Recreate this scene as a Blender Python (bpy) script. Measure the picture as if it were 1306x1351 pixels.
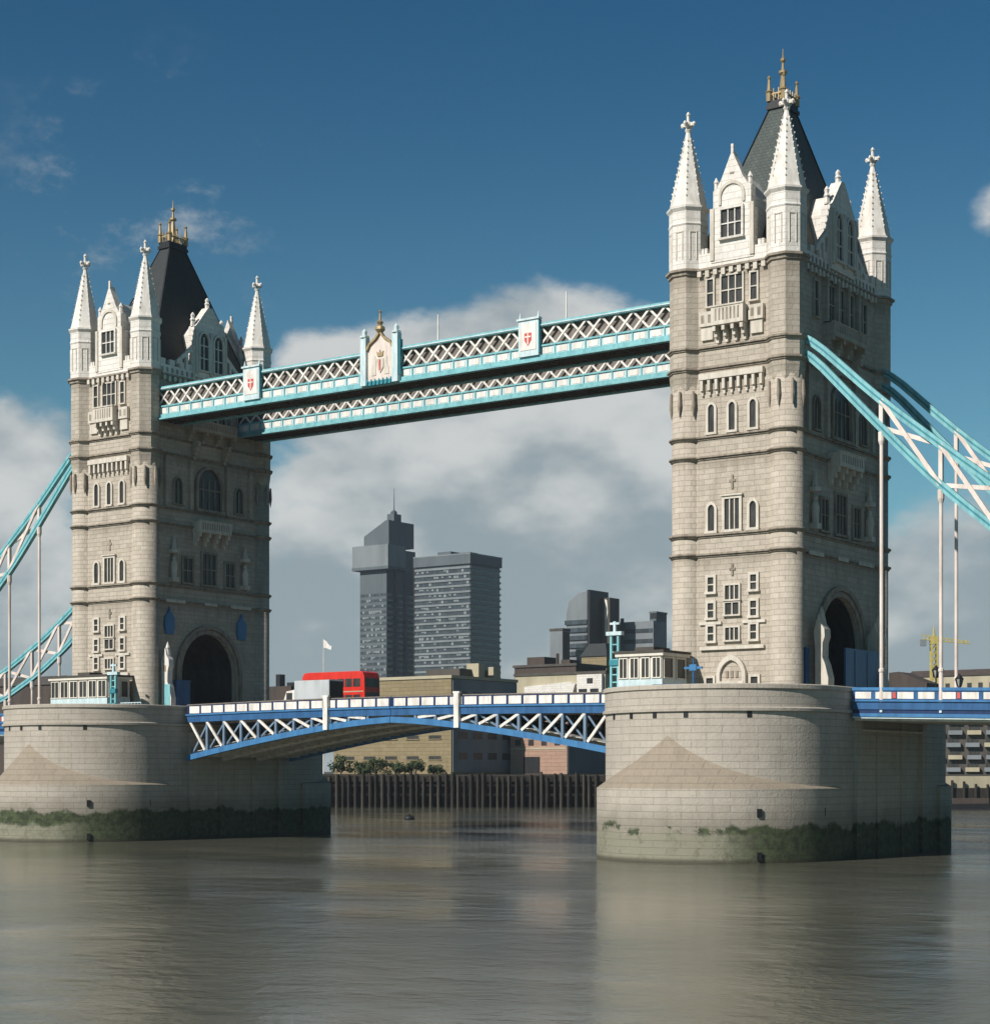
import bpy, math, random
from mathutils import Vector, Matrix
random.seed(7)
R = math.radians
sc = bpy.context.scene
col = sc.collection
for o in list(bpy.data.objects): bpy.data.objects.remove(o)

# ------------------------------------------------------------------ camera
Z0 = 7.85                      # eye height above the low tide water
CX, CY, YAW, FPX = 162.13, -161.58, 0.614, 2429.0
cd = bpy.data.cameras.new("camera"); cam = bpy.data.objects.new("camera", cd); col.objects.link(cam)
cam.location = (CX, CY, Z0); cam.rotation_euler = (R(90), 0, YAW)
cd.sensor_fit = 'HORIZONTAL'; cd.sensor_width = 36; cd.lens = FPX/1306*36
cd.shift_x = 0; cd.shift_y = (1017.9-675.5)/1306
cd.clip_start = 1; cd.clip_end = 30000
sc.camera = cam
FW = Vector((-math.sin(YAW), math.cos(YAW), 0)); RT = Vector((math.cos(YAW), math.sin(YAW), 0))

# ------------------------------------------------------------------ light
SUN_EL, SUN_AZ = R(36), R(14)           # sun behind the camera's left shoulder: from -Y, a little towards -X
sdir = Vector((-math.sin(SUN_AZ)*math.cos(SUN_EL), -math.cos(SUN_AZ)*math.cos(SUN_EL), math.sin(SUN_EL)))
sl = bpy.data.lights.new("sun", 'SUN'); sl.energy = 5.0; sl.angle = R(0.5); sl.color = (1, .952, .895)
so = bpy.data.objects.new("sun", sl); col.objects.link(so); so.location = (60, -200, 300)
so.rotation_euler = sdir.to_track_quat('Z', 'Y').to_euler()
sc.view_settings.view_transform = 'Standard'; sc.view_settings.look = 'None'
sc.view_settings.exposure = 0.10; sc.view_settings.gamma = 1
sc.cycles.max_bounces = 6

class NT:
    """small helper for node trees"""
    def __init__(s, nt): s.nt = nt; s.n = nt.nodes; s.l = nt.links
    def new(s, t, **kw):
        nd = s.n.new(t)
        for k, v in kw.items():
            if k.startswith('i_'):
                nd.inputs[k[2:].replace('_', ' ')].default_value = v
            else: setattr(nd, k, v)
        return nd
    def link(s, a, b): s.l.new(a, b)
    def _in(s, nd, i, v):
        if hasattr(v, 'is_linked') or isinstance(v, bpy.types.NodeSocket): s.l.new(v, nd.inputs[i])
        else: nd.inputs[i].default_value = v
    def math(s, op, a, b=0.0, c=None, clamp=False):
        nd = s.n.new('ShaderNodeMath'); nd.operation = op; nd.use_clamp = clamp
        s._in(nd, 0, a); s._in(nd, 1, b)
        if c is not None: s._in(nd, 2, c)
        return nd.outputs[0]
    def vmath(s, op, a, b=(0, 0, 0)):
        nd = s.n.new('ShaderNodeVectorMath'); nd.operation = op
        s._in(nd, 0, a); s._in(nd, 1, b)
        return nd.outputs['Value'] if op in ('DISTANCE', 'LENGTH', 'DOT_PRODUCT') else nd.outputs[0]
    def mix(s, f, a, b, mode='MIX'):
        nd = s.n.new('ShaderNodeMix'); nd.data_type = 'RGBA'; nd.blend_type = mode
        s._in(nd, 0, f)
        for i, v in ((6, a), (7, b)):
            if not isinstance(v, bpy.types.NodeSocket) and len(v) == 3: v = (*v, 1)
            s._in(nd, i, v)
        return nd.outputs[2]
    def noise(s, vec, scale, detail=4, rough=.55, dim='3D'):
        nd = s.n.new('ShaderNodeTexNoise'); nd.noise_dimensions = dim
        if vec is not None: s.l.new(vec, nd.inputs['Vector'])
        nd.inputs['Scale'].default_value = scale; nd.inputs['Detail'].default_value = detail; nd.inputs['Roughness'].default_value = rough
        return nd.outputs[0]
    def ramp(s, f, lo, hi, a=0.0, b=1.0):
        nd = s.n.new('ShaderNodeMapRange'); nd.interpolation_type = 'SMOOTHSTEP'
        s._in(nd, 0, f); nd.inputs[1].default_value = lo; nd.inputs[2].default_value = hi
        nd.inputs[3].default_value = a; nd.inputs[4].default_value = b
        return nd.outputs[0]

W = bpy.data.worlds.new("World"); sc.world = W; W.use_nodes = True
t = NT(W.node_tree); W.node_tree.nodes.clear()
sky = t.new('ShaderNodeTexSky', sky_type='NISHITA', sun_disc=False)
sky.sun_elevation = SUN_EL; sky.sun_rotation = math.atan2(sdir.x, sdir.y)
sky.air_density = 1.0; sky.dust_density = .5; sky.ozone_density = 4.0
SKY_STR = 0.05
tc = t.new('ShaderNodeTexCoord'); d = tc.outputs['Generated']
sep = t.new('ShaderNodeSeparateXYZ'); t.link(d, sep.inputs[0]); dz = sep.outputs['Z']
# the deep, slightly teal blue of a polarised sky, paler towards the horizon
tint = t.mix(t.ramp(dz, .10, .42), (.98, 1.52, 1.36), (.26, .86, 1.04))
tint = t.mix(t.ramp(dz, .42, .72), tint, (.08, .24, .38))  # sky above the view darkened further to weaken the fill light
blue = t.mix(1.0, sky.outputs[0], tint, 'MULTIPLY')
def skydir(az, el):            # a compass direction of the world: az right of FW, el above the horizon
    v = FW*math.cos(az)*math.cos(el) + RT*math.sin(az)*math.cos(el) + Vector((0, 0, math.sin(el)))
    return tuple(v)
mp = t.new('ShaderNodeMapping'); t.link(d, mp.inputs[0]); mp.inputs['Scale'].default_value = (1, 1, 1.7)
big = t.noise(mp.outputs[0], 11.0, 7, .58)
fine = t.noise(mp.outputs[0], 30.0, 6, .6)
cov = t.math('ADD', t.math('MULTIPLY', t.math('SUBTRACT', big, .5), 1.5), t.math('MULTIPLY', t.math('SUBTRACT', fine, .5), .35))
low = t.ramp(dz, .02, .27, .12, -.85)
acc = t.math('ADD', cov, low)
for az, el, rad, amt in ((.035, .205, .125, .9), (.085, .185, .13, .7), (.0, .228, .07, .6), (.06, .215, .055, .4), (-.10, .215, .045, .5), (-.06, .21, .05, .35), (-.265, .165, .10, 1.0), (.27, .286, .045, .98), (-.08, .20, .10, .85), (-.16, .08, .12, .7), (.0, .09, .2, .75), (.25, .09, .13, .8), (-.245, .07, .12, .4)):
    dist = t.vmath('DISTANCE', d, skydir(az, el))
    acc = t.math('ADD', acc, t.math('MULTIPLY', t.ramp(dist, 0, rad, 1, 0), amt))
mask = t.ramp(acc, .0, .42)
wisp = t.math('MULTIPLY', t.ramp(t.noise(mp.outputs[0], 16, 8, .68), .52, .78), t.ramp(t.vmath('DISTANCE', d, skydir(-.186, .292)), .03, .10, .5, 0))
mask = t.math('MAXIMUM', mask, wisp)
shade = t.ramp(t.math('ADD', t.math('MULTIPLY', t.noise(mp.outputs[0], 13, 5, .5), 1.0), t.ramp(dz, .03, .25, -.12, .1)), .34, .66)
K = 1/SKY_STR
ccol = t.mix(shade, (.27*K, .325*K, .352*K), (.60*K, .61*K, .60*K))
blend = t.mix(t.math('MULTIPLY', mask, .93), blue, ccol)
blend = t.mix(t.ramp(dz, -.03, -.005), (.02*K, .025*K, .025*K), blend)
bg = t.new('ShaderNodeBackground'); t.link(blend, bg.inputs[0]); bg.inputs[1].default_value = SKY_STR
wo = t.new('ShaderNodeOutputWorld'); t.link(bg.outputs[0], wo.inputs[0])

# ------------------------------------------------------------------ materials
def base_mat(name, rough=.8, metal=0.0, spec=.3):
    m = bpy.data.materials.new(name); m.use_nodes = True
    n = NT(m.node_tree); b = m.node_tree.nodes['Principled BSDF']
    b.inputs['Roughness'].default_value = rough; b.inputs['Metallic'].default_value = metal
    b.inputs['Specular IOR Level'].default_value = spec
    return m, n, b
def plain(name, c1, c2=None, scale=1.5, rough=.6, metal=0.0, bump=0.0, streak=True, spec=.3):
    """paint or other plain surface with soft wear and rain streaks"""
    m, n, b = base_mat(name, rough, metal, spec)
    c2 = c2 or tuple(v*.68 for v in c1)
    g = n.new('ShaderNodeNewGeometry')
    mp = n.new('ShaderNodeMapping'); n.link(g.outputs['Position'], mp.inputs[0])
    mp.inputs['Scale'].default_value = (1, 1, .25) if streak else (1, 1, 1)
    f = n.ramp(n.noise(mp.outputs[0], scale, 6, .65), .35, .72)
    n.link(n.mix(f, c1, c2), b.inputs['Base Color'])
    if bump:
        bp = n.new('ShaderNodeBump'); bp.inputs['Strength'].default_value = bump; bp.inputs['Distance'].default_value = .1
        n.link(n.noise(g.outputs['Position'], scale*6, 4), bp.inputs['Height']); n.link(bp.outputs[0], b.inputs['Normal'])
    return m
def ashlar(name, c1, c2, dirt, row=.55, width=1.3, mortar=.55, algae=None, ledges=(), rough=.85, msize=.03, dirt_amt=.6):
    """coursed stone: blocks, joints, weather stains, and a tide mark when algae=(z_dark_top, z_pale_top)"""
    m, n, b = base_mat(name, rough, 0, .2)
    g = n.new('ShaderNodeNewGeometry'); P = g.outputs['Position']
    sp = n.new('ShaderNodeSeparateXYZ'); n.link(P, sp.inputs[0])
    sn = n.new('ShaderNodeSeparateXYZ'); n.link(g.outputs['Normal'], sn.inputs[0])
    ax = n.math('ABSOLUTE', sn.outputs[0]); ay = n.math('ABSOLUTE', sn.outputs[1])
    k = n.math('GREATER_THAN', ax, ay)
    u = n.math('ADD', n.math('MULTIPLY', sp.outputs[1], k), n.math('MULTIPLY', sp.outputs[0], n.math('SUBTRACT', 1.0, k)))
    cv = n.new('ShaderNodeCombineXYZ'); n.link(u, cv.inputs[0]); n.link(sp.outputs[2], cv.inputs[1])
    br = n.new('ShaderNodeTexBrick'); n.link(cv.outputs[0], br.inputs['Vector'])
    br.inputs['Scale'].default_value = 1; br.inputs['Brick Width'].default_value = width; br.inputs['Row Height'].default_value = row
    br.inputs['Mortar Size'].default_value = msize; br.inputs['Mortar Smooth'].default_value = .3
    br.inputs['Color1'].default_value = (*c1, 1); br.inputs['Color2'].default_value = (*c2, 1)
    br.inputs['Mortar'].default_value = (*[v*mortar for v in c2], 1)
    mp = n.new('ShaderNodeMapping'); n.link(P, mp.inputs[0]); mp.inputs['Scale'].default_value = (1, 1, .22)
    st = n.ramp(n.noise(mp.outputs[0], .75, 8, .68), .45, .8)
    c = n.mix(n.math('MULTIPLY', st, dirt_amt), br.outputs[0], dirt)
    mp2 = n.new('ShaderNodeMapping'); n.link(P, mp2.inputs[0]); mp2.inputs['Scale'].default_value = (1, 1, .07)
    fs = n.ramp(n.noise(mp2.outputs[0], 3.2, 5, .7), .5, .8)
    c = n.mix(n.math('MULTIPLY', fs, dirt_amt*.7), c, tuple(v*.75 for v in dirt))
    sm = n.ramp(n.noise(P, 2.4, 6, .7), .4, .75)
    c = n.mix(n.math('MULTIPLY', sm, .28), c, tuple(v*.6 for v in c2))
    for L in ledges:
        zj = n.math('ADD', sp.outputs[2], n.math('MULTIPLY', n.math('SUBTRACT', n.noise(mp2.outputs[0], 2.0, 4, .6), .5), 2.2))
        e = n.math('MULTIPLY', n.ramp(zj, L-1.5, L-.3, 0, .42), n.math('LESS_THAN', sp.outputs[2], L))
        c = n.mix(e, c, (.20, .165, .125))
    if algae:
        zd, zp, cover, xk = algae
        kx = n.ramp(sp.outputs[0], xk, xk+4.5)  # algae thicker, pale band gone towards +X; also paints the flank's shade
        zz = n.math('ADD', sp.outputs[2], n.math('MULTIPLY', n.math('SUBTRACT', n.noise(P, .33, 7, .62), .5), 2.8))
        wet = n.ramp(zz, zd+2.6, zd, 0, .55)
        c = n.mix(wet, c, (.125, .115, .085))
        gm = n.math('MULTIPLY', n.ramp(zz, zd+.3, zd-.1, 0, .95), n.ramp(n.math('ADD', n.noise(P, .42, 7, .7), n.math('MULTIPLY', kx, .2)), cover, cover+.08))
        c = n.mix(gm, c, n.mix(n.ramp(n.noise(P, 1.6, 6, .7), .38, .62), (.026, .034, .016), (.062, .082, .036)))
        pm = n.math('MULTIPLY', n.ramp(zz, zp+.25, zp-.25, 0, 1), n.ramp(n.noise(P, 1.3, 6, .7), .3, .6, .55, 1))
        pm = n.math('MULTIPLY', pm, n.math('SUBTRACT', 1.0, n.math('MULTIPLY', kx, .95)))
        c = n.mix(pm, c, (.235, .225, .165))
        c = n.mix(n.ramp(sp.outputs[2], .5, .12, 0, .75), c, (.05, .045, .03))
    n.link(c, b.inputs['Base Color'])
    bp = n.new('ShaderNodeBump'); bp.inputs['Strength'].default_value = .7; bp.inputs['Distance'].default_value = .08
    hh = n.math('ADD', n.math('MULTIPLY', br.outputs['Fac'], -1.0), n.math('MULTIPLY', n.noise(P, 5, 5, .6), .8))
    n.link(hh, bp.inputs['Height']); n.link(bp.outputs[0], b.inputs['Normal'])
    return m

M = {}
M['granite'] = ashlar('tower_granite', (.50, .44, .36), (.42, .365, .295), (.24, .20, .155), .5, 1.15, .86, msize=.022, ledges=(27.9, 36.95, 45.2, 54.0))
M['portland'] = ashlar('white_portland_stone', (.77, .73, .67), (.70, .655, .59), (.40, .36, .30), .6, 1.4, .88, dirt_amt=.5, msize=.02)
M['spire'] = plain('white_stone_spire', (.75, .71, .645), (.55, .505, .44), 1.8, .85, 0, .15)
M['trim'] = plain('pale_stone_trim', (.62, .565, .485), (.46, .41, .34), 2.2, .85)
M['ledge'] = plain('weathered_ledge_stone', (.34, .29, .23), (.17, .14, .11), 1.6, .9)
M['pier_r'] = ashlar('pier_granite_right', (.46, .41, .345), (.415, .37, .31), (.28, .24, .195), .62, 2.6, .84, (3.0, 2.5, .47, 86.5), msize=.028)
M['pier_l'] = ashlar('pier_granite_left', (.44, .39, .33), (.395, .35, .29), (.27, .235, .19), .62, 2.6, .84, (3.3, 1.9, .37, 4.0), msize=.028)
M['hood'] = ashlar('weathered_cutwater_stone', (.30, .25, .19), (.28, .235, .18), (.20, .17, .13), .62, 2.6, .92)
M['slate_green'] = ashlar('green_slate', (.078, .092, .085), (.066, .08, .074), (.13, .15, .13), .35, .5, .85, rough=.55)
M['slate_dark'] = ashlar('dark_slate', (.045, .05, .05), (.038, .043, .045), (.06, .065, .06), .35, .5, .85, rough=.6)
M['pane'] = plain('window_glass', (.030, .029, .027), (.065, .062, .057), 2.5, .3, 0, spec=.3)
M['tunnel'] = plain('dark_vault', (.05, .045, .04), None, 1, .9)
M['teal'] = plain('turquoise_paint', (.22, .48, .50), (.13, .33, .36), 1.6, .45)
M['cityground'] = plain('city_ground', (.09, .085, .075), (.06, .058, .05), .02, .9, 0, 0, False)
M['vault_shade'] = plain('painted_vault_shade', (.045, .042, .038), (.022, .021, .02), 1.0, .95)  # dark colour standing in for the shade under the road arch
M['teal_d'] = plain('darker_turquoise_paint', (.045, .25, .30), (.03, .17, .21), 1.6, .45)
M['paleblue'] = plain('pale_blue_paint', (.58, .68, .68), (.40, .52, .54), 1.8, .5)
M['white'] = plain('white_paint', (.78, .74, .68), (.55, .50, .44), 1.8, .5)
M['pinkwhite'] = plain('off_white_iron_paint', (.74, .64, .57), (.52, .43, .37), 1.2, .5)
M['blue'] = plain('deep_blue_paint', (.034, .115, .26), (.022, .075, .18), 1.5, .42)
M['blue_l'] = plain('mid_blue_paint', (.055, .19, .38), (.04, .13, .28), 1.5, .42)
M['blue_d'] = plain('navy_paint', (.012, .035, .11), None, 1.5, .5)
M['steelblue'] = plain('grey_blue_paint', (.16, .23, .31), (.10, .15, .21), 1.5, .5)
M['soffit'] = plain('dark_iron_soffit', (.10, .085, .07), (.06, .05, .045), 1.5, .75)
M['rib'] = plain('grey_iron_rib', (.62, .59, .52), (.40, .37, .32), 1.2, .7)
M['brown'] = plain('brown_panel', (.21, .175, .15), (.13, .11, .095), 2, .7)
M['gold'] = plain('gilded_metal', (.40, .30, .16), (.25, .18, .10), 4, .55, .4)
M['red'] = plain('red_paint', (.64, .035, .022), (.50, .028, .02), 1.5, .35)
M['redmark'] = plain('faded_red_paint', (.62, .10, .08), None, 3, .5)
M['asphalt'] = plain('asphalt', (.055, .053, .05), (.035, .034, .032), .8, .9, 0, .3, False)
M['paving'] = plain('stone_paving', (.30, .27, .23), (.2, .18, .15), .7, .9, 0, .2, False)
M['rubber'] = plain('rubber', (.02, .02, .02), None, 3, .8)
M['greyvan'] = plain('pale_grey_panel', (.50, .52, .52), (.38, .40, .40), .8, .5)
M['black'] = plain('black_metal', (.018, .018, .02), None, 2, .5)
M['timber'] = plain('wet_timber', (.034, .028, .022), (.013, .012, .010), 1.2, .85, 0, .4)
M['timber_l'] = plain('dry_timber', (.062, .052, .04), (.03, .026, .021), 1.2, .85, 0, .4)
M['concrete_d'] = plain('dark_concrete', (.105, .125, .135), (.08, .095, .103), .12, .85)
M['concrete_m'] = plain('grey_concrete', (.20, .22, .228), (.15, .165, .172), .12, .85)
M['glassband'] = plain('office_window_band', (.03, .038, .046), (.07, .082, .092), .6, .25, 0, spec=.5)
M['blind'] = plain('pale_window_blinds', (.24, .26, .26), (.17, .19, .19), .3, .8)
M['cabin'] = plain('cabin_cream_paint', (.70, .65, .56), (.56, .51, .43), 1.5, .6)
M['tan'] = ashlar('tan_brick', (.27, .215, .125), (.235, .185, .105), (.17, .135, .08), .9, 2.6, .85)
M['pink'] = ashlar('pink_brick', (.40, .255, .19), (.36, .23, .17), (.28, .18, .13), .9, 2.6, .85)
M['cream'] = plain('cream_render', (.42, .37, .26), (.33, .29, .20), .3, .85)
M['greyroof'] = plain('grey_felt_roof', (.085, .075, .065), (.06, .055, .048), .4, .9)
M['brownroof'] = plain('brown_roof', (.075, .055, .045), (.05, .04, .034), .5, .9)
M['yellow'] = plain('yellow_crane_paint', (.52, .43, .13), (.40, .32, .10), 1, .5)
M['leaf'] = plain('shrub_leaves', (.03, .05, .018), (.055, .075, .027), 1.4, .7, streak=False)
M['bark'] = plain('bark', (.08, .06, .04), None, 4, .9)
M['lamp'] = plain('frosted_lamp_glass', (.35, .36, .33), None, 4, .3)

# ------------------------------------------------------------------ mesh helpers
class MB:
    def __init__(s): s.v = []; s.f = []; s.mi = []; s.mats = []; s.m = 0; s.sm = []; s.smooth = False
    def use(s, key):
        m = M[key]
        if m not in s.mats: s.mats.append(m)
        s.m = s.mats.index(m); return s
    def face(s, idx): s.f.append(idx); s.mi.append(s.m); s.sm.append(s.smooth)
    def add(s, vs, fs):
        b = len(s.v); s.v += [tuple(p) for p in vs]
        for f in fs: s.face([b+i for i in f])
    def box(s, x0, x1, y0, y1, z0, z1):
        s.add([(x0,y0,z0),(x1,y0,z0),(x1,y1,z0),(x0,y1,z0),(x0,y0,z1),(x1,y0,z1),(x1,y1,z1),(x0,y1,z1)],
              [(0,3,2,1),(4,5,6,7),(0,1,5,4),(1,2,6,5),(2,3,7,6),(3,0,4,7)]); return s
    def prism(s, pts, axis, a0, a1):
        """extrude a 2-D outline along an axis; pts are (x,y) for 'z', (x,z) for 'y', (y,z) for 'x'"""
        mk = {'z': lambda p, a: (p[0], p[1], a), 'y': lambda p, a: (p[0], a, p[1]), 'x': lambda p, a: (a, p[0], p[1])}[axis]
        n = len(pts)
        s.add([mk(p, a0) for p in pts]+[mk(p, a1) for p in pts],
              [tuple(range(n))[::-1], tuple(range(n, 2*n))]+[(i, (i+1) % n, n+(i+1) % n, n+i) for i in range(n)])
        return s
    def lathe(s, cx, cy, prof, n=16, rot=0.0, cap=True):
        b = len(s.v)
        for z, r in prof:
            for i in range(n):
                a = rot+2*math.pi*i/n; s.v.append((cx+r*math.cos(a), cy+r*math.sin(a), z))
        for k in range(len(prof)-1):
            for i in range(n):
                j = (i+1) % n; s.face([b+k*n+i, b+k*n+j, b+(k+1)*n+j, b+(k+1)*n+i])
        if cap:
            s.face([b+i for i in range(n)][::-1]); s.face([b+(len(prof)-1)*n+i for i in range(n)])
        return s
    def beam(s, p, q, w, h=None):
        """square bar from p to q, w wide (horizontally), h deep"""
        h = h or w; p = Vector(p); q = Vector(q); dd = (q-p).normalized()
        up = Vector((0,0,1)) if abs(dd.z) < .98 else Vector((0,1,0))
        a = dd.cross(up).normalized()*w/2; c = a.cross(dd).normalized()*h/2
        s.add([p-a-c, p+a-c, p+a+c, p-a+c, q-a-c, q+a-c, q+a+c, q-a+c],
              [(0,1,2,3),(7,6,5,4),(0,4,5,1),(1,5,6,2),(2,6,7,3),(3,7,4,0)]); return s
    def build(s, name, parent=None, bevel=0.0):
        me = bpy.data.meshes.new(name); me.from_pydata(s.v, [], s.f)
        for m in s.mats: me.materials.append(m)
        me.polygons.foreach_set('material_index', s.mi); me.polygons.foreach_set('use_smooth', s.sm)
        import bmesh
        bm = bmesh.new(); bm.from_mesh(me); bmesh.ops.recalc_face_normals(bm, faces=bm.faces); bm.to_mesh(me); bm.free()
        o = bpy.data.objects.new(name, me); col.objects.link(o)
        if parent: o.parent = parent
        if bevel:
            md = o.modifiers.new('bevel', 'BEVEL'); md.width = bevel; md.segments = 2; md.limit_method = 'ANGLE'
        return o
def tag(o, label, cat, group=None):
    o['label'] = label; o['category'] = cat
    if group: o['group'] = group
    return o
def thing(name, label, cat, loc=(0,0,0), rz=0.0, group=None):
    o = bpy.data.objects.new(name, None); col.objects.link(o)
    o.location = loc; o.rotation_euler = (0, 0, rz); o.empty_display_size = .5
    return tag(o, label, cat, group)
def struct(o): o['kind'] = 'structure'; return o
def copy_tree(o, parent=None):
    c = o.copy(); col.objects.link(c)
    if parent: c.parent = parent
    for ch in list(o.children): copy_tree(ch, c)
    return c
def bank(u, w, z=0.0):
    """bank coordinates: u metres along the far bank, w metres across the river from the viewer's bank"""
    p = Vector((CX, CY, 0)) + RT*u + FW*w; return (p.x, p.y, z)

# ------------------------------------------------------------------ facade helpers (face-local: u along the face, o outwards, z up)
class Face:
    def __init__(s, kind, off): s.k = kind; s.off = off
    def box(s, mb, u0, u1, o0, o1, z0, z1):
        a, b = s.off+o0, s.off+o1
        if s.k == 'S': mb.box(u0, u1, -b, -a, z0, z1)
        elif s.k == 'N': mb.box(u0, u1, a, b, z0, z1)
        elif s.k == 'E': mb.box(a, b, u0, u1, z0, z1)
        else: mb.box(-b, -a, u0, u1, z0, z1)
    def poly(s, mb, pts, o0, o1):
        a, b = s.off+o0, s.off+o1
        if s.k == 'S': mb.prism(pts, 'y', -b, -a)
        elif s.k == 'N': mb.prism(pts, 'y', a, b)
        elif s.k == 'E': mb.prism(pts, 'x', a, b)
        else: mb.prism(pts, 'x', -b, -a)
def arch_pts(u, z0, z1, w, pointed=True, n=7):
    """outline of an arched opening, from lower left over the head to lower right"""
    h = w/2; rise = h*(1.25 if pointed else 1.0); zs = z1-rise
    L = []
    for i in range(n+1):
        f = i/n
        if pointed:
            a = math.pi - f*math.acos(.2); rr = h*1.25
            x = u + .25*h + rr*math.cos(a) ; zz = zs + rise*(rr*math.sin(a))/(rr*math.sin(math.acos(.2)))
        else:
            a = math.pi - f*math.pi/2; x = u+h*math.cos(a); zz = zs+rise*math.sin(a)
        L.append((x, zz))
    Rr = [(2*u-x, z) for x, z in L[::-1]][1:]
    return [(u-h, z0)]+L+Rr+[(u+h, z0)]
def ring(F, mb, outer, inner, o0, o1):
    for i in range(len(outer)-1):
        F.poly(mb, [outer[i], outer[i+1], inner[i+1], inner[i]], o0, o1)
def window(F, parent, u, z0, z1, w, lights=1, rows=1, arched=None, trim='trim', t=.16, out=.2, hood=False):
    fr = MB().use(trim); pn = MB().use('pane')
    if arched:
        o_ = arch_pts(u, z0, z1+t, w+2*t, arched == 'pointed'); i_ = arch_pts(u, z0, z1, w, arched == 'pointed')
        ring(F, fr, o_, i_, 0, out); F.poly(pn, i_, 0, .03)
    else:
        F.box(fr, u-w/2-t, u-w/2, 0, out, z0, z1); F.box(fr, u+w/2, u+w/2+t, 0, out, z0, z1)
        F.box(fr, u-w/2-t, u+w/2+t, 0, out, z1, z1+t); F.box(pn, u-w/2, u+w/2, 0, .03, z0, z1)
        if hood: F.box(fr, u-w/2-t-.12, u+w/2+t+.12, 0, out+.14, z1+t, z1+t+.14)
    F.box(fr, u-w/2-t-.06, u+w/2+t+.06, 0, out+.12, z0-t*.9, z0)
    for k in range(1, lights):
        x = u-w/2+w*k/lights; F.box(fr, x-.055, x+.055, .03, .15, z0, z1-(w*.3 if arched else 0))
    for k in range(1, rows):
        z = z0+(z1-z0)*k/rows; F.box(fr, u-w/2, u+w/2, .03, .147, z-.055, z+.055)
    f = fr.build('window', parent); pn.build('pane', f)
    return f
def balcony(F, parent, u, z0, z1, w, dep, brk, mat='trim'):
    m = MB().use(mat)
    F.box(m, u-w/2, u+w/2, 0, dep, z0, z0+.2)
    F.box(m, u-w/2, u+w/2, dep-.2, dep, z0+.2, z1)
    F.box(m, u-w/2, u-w/2+.2, 0, dep-.2, z0+.2, z1); F.box(m, u+w/2-.2, u+w/2, 0, dep-.2, z0+.2, z1)
    F.box(m, u-w/2-.08, u+w/2+.08, dep-.26, dep+.08, z1, z1+.14)
    nb = 4
    for k in range(nb):
        x = u-w/2+.25+(w-.5)*k/(nb-1)
        for j in range(3): F.box(m, x-.15, x+.15, 0, dep*(.9-.3*j), z0-brk*(j+1)/3, z0-brk*j/3)
    m.use('ledge'); n = max(4, int(w/.42))
    for k in range(n):
        x = u-w/2+.3+(w-.6)*(k+.5)/n; F.box(m, x-.09, x+.09, dep, dep+.012, z0+.38, z1-.16)
    return m.build('balcony', parent)

# levels of a tower, metres above the water
Zb, ZF, ZE, ZD, ZC, ZB, ZA, ZW = 14.25, 27.9, 29.7, 36.95, 38.8, 45.2, 47.1, 54.4
EAV, TIP, FIN = 60.5, 69.9, 77.8
TA, TBY = 5.09, 9.56
FY, FX = 10.35, 5.95          # wall faces of a tower: +-FY (river faces), +-FX (road faces)

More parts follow.
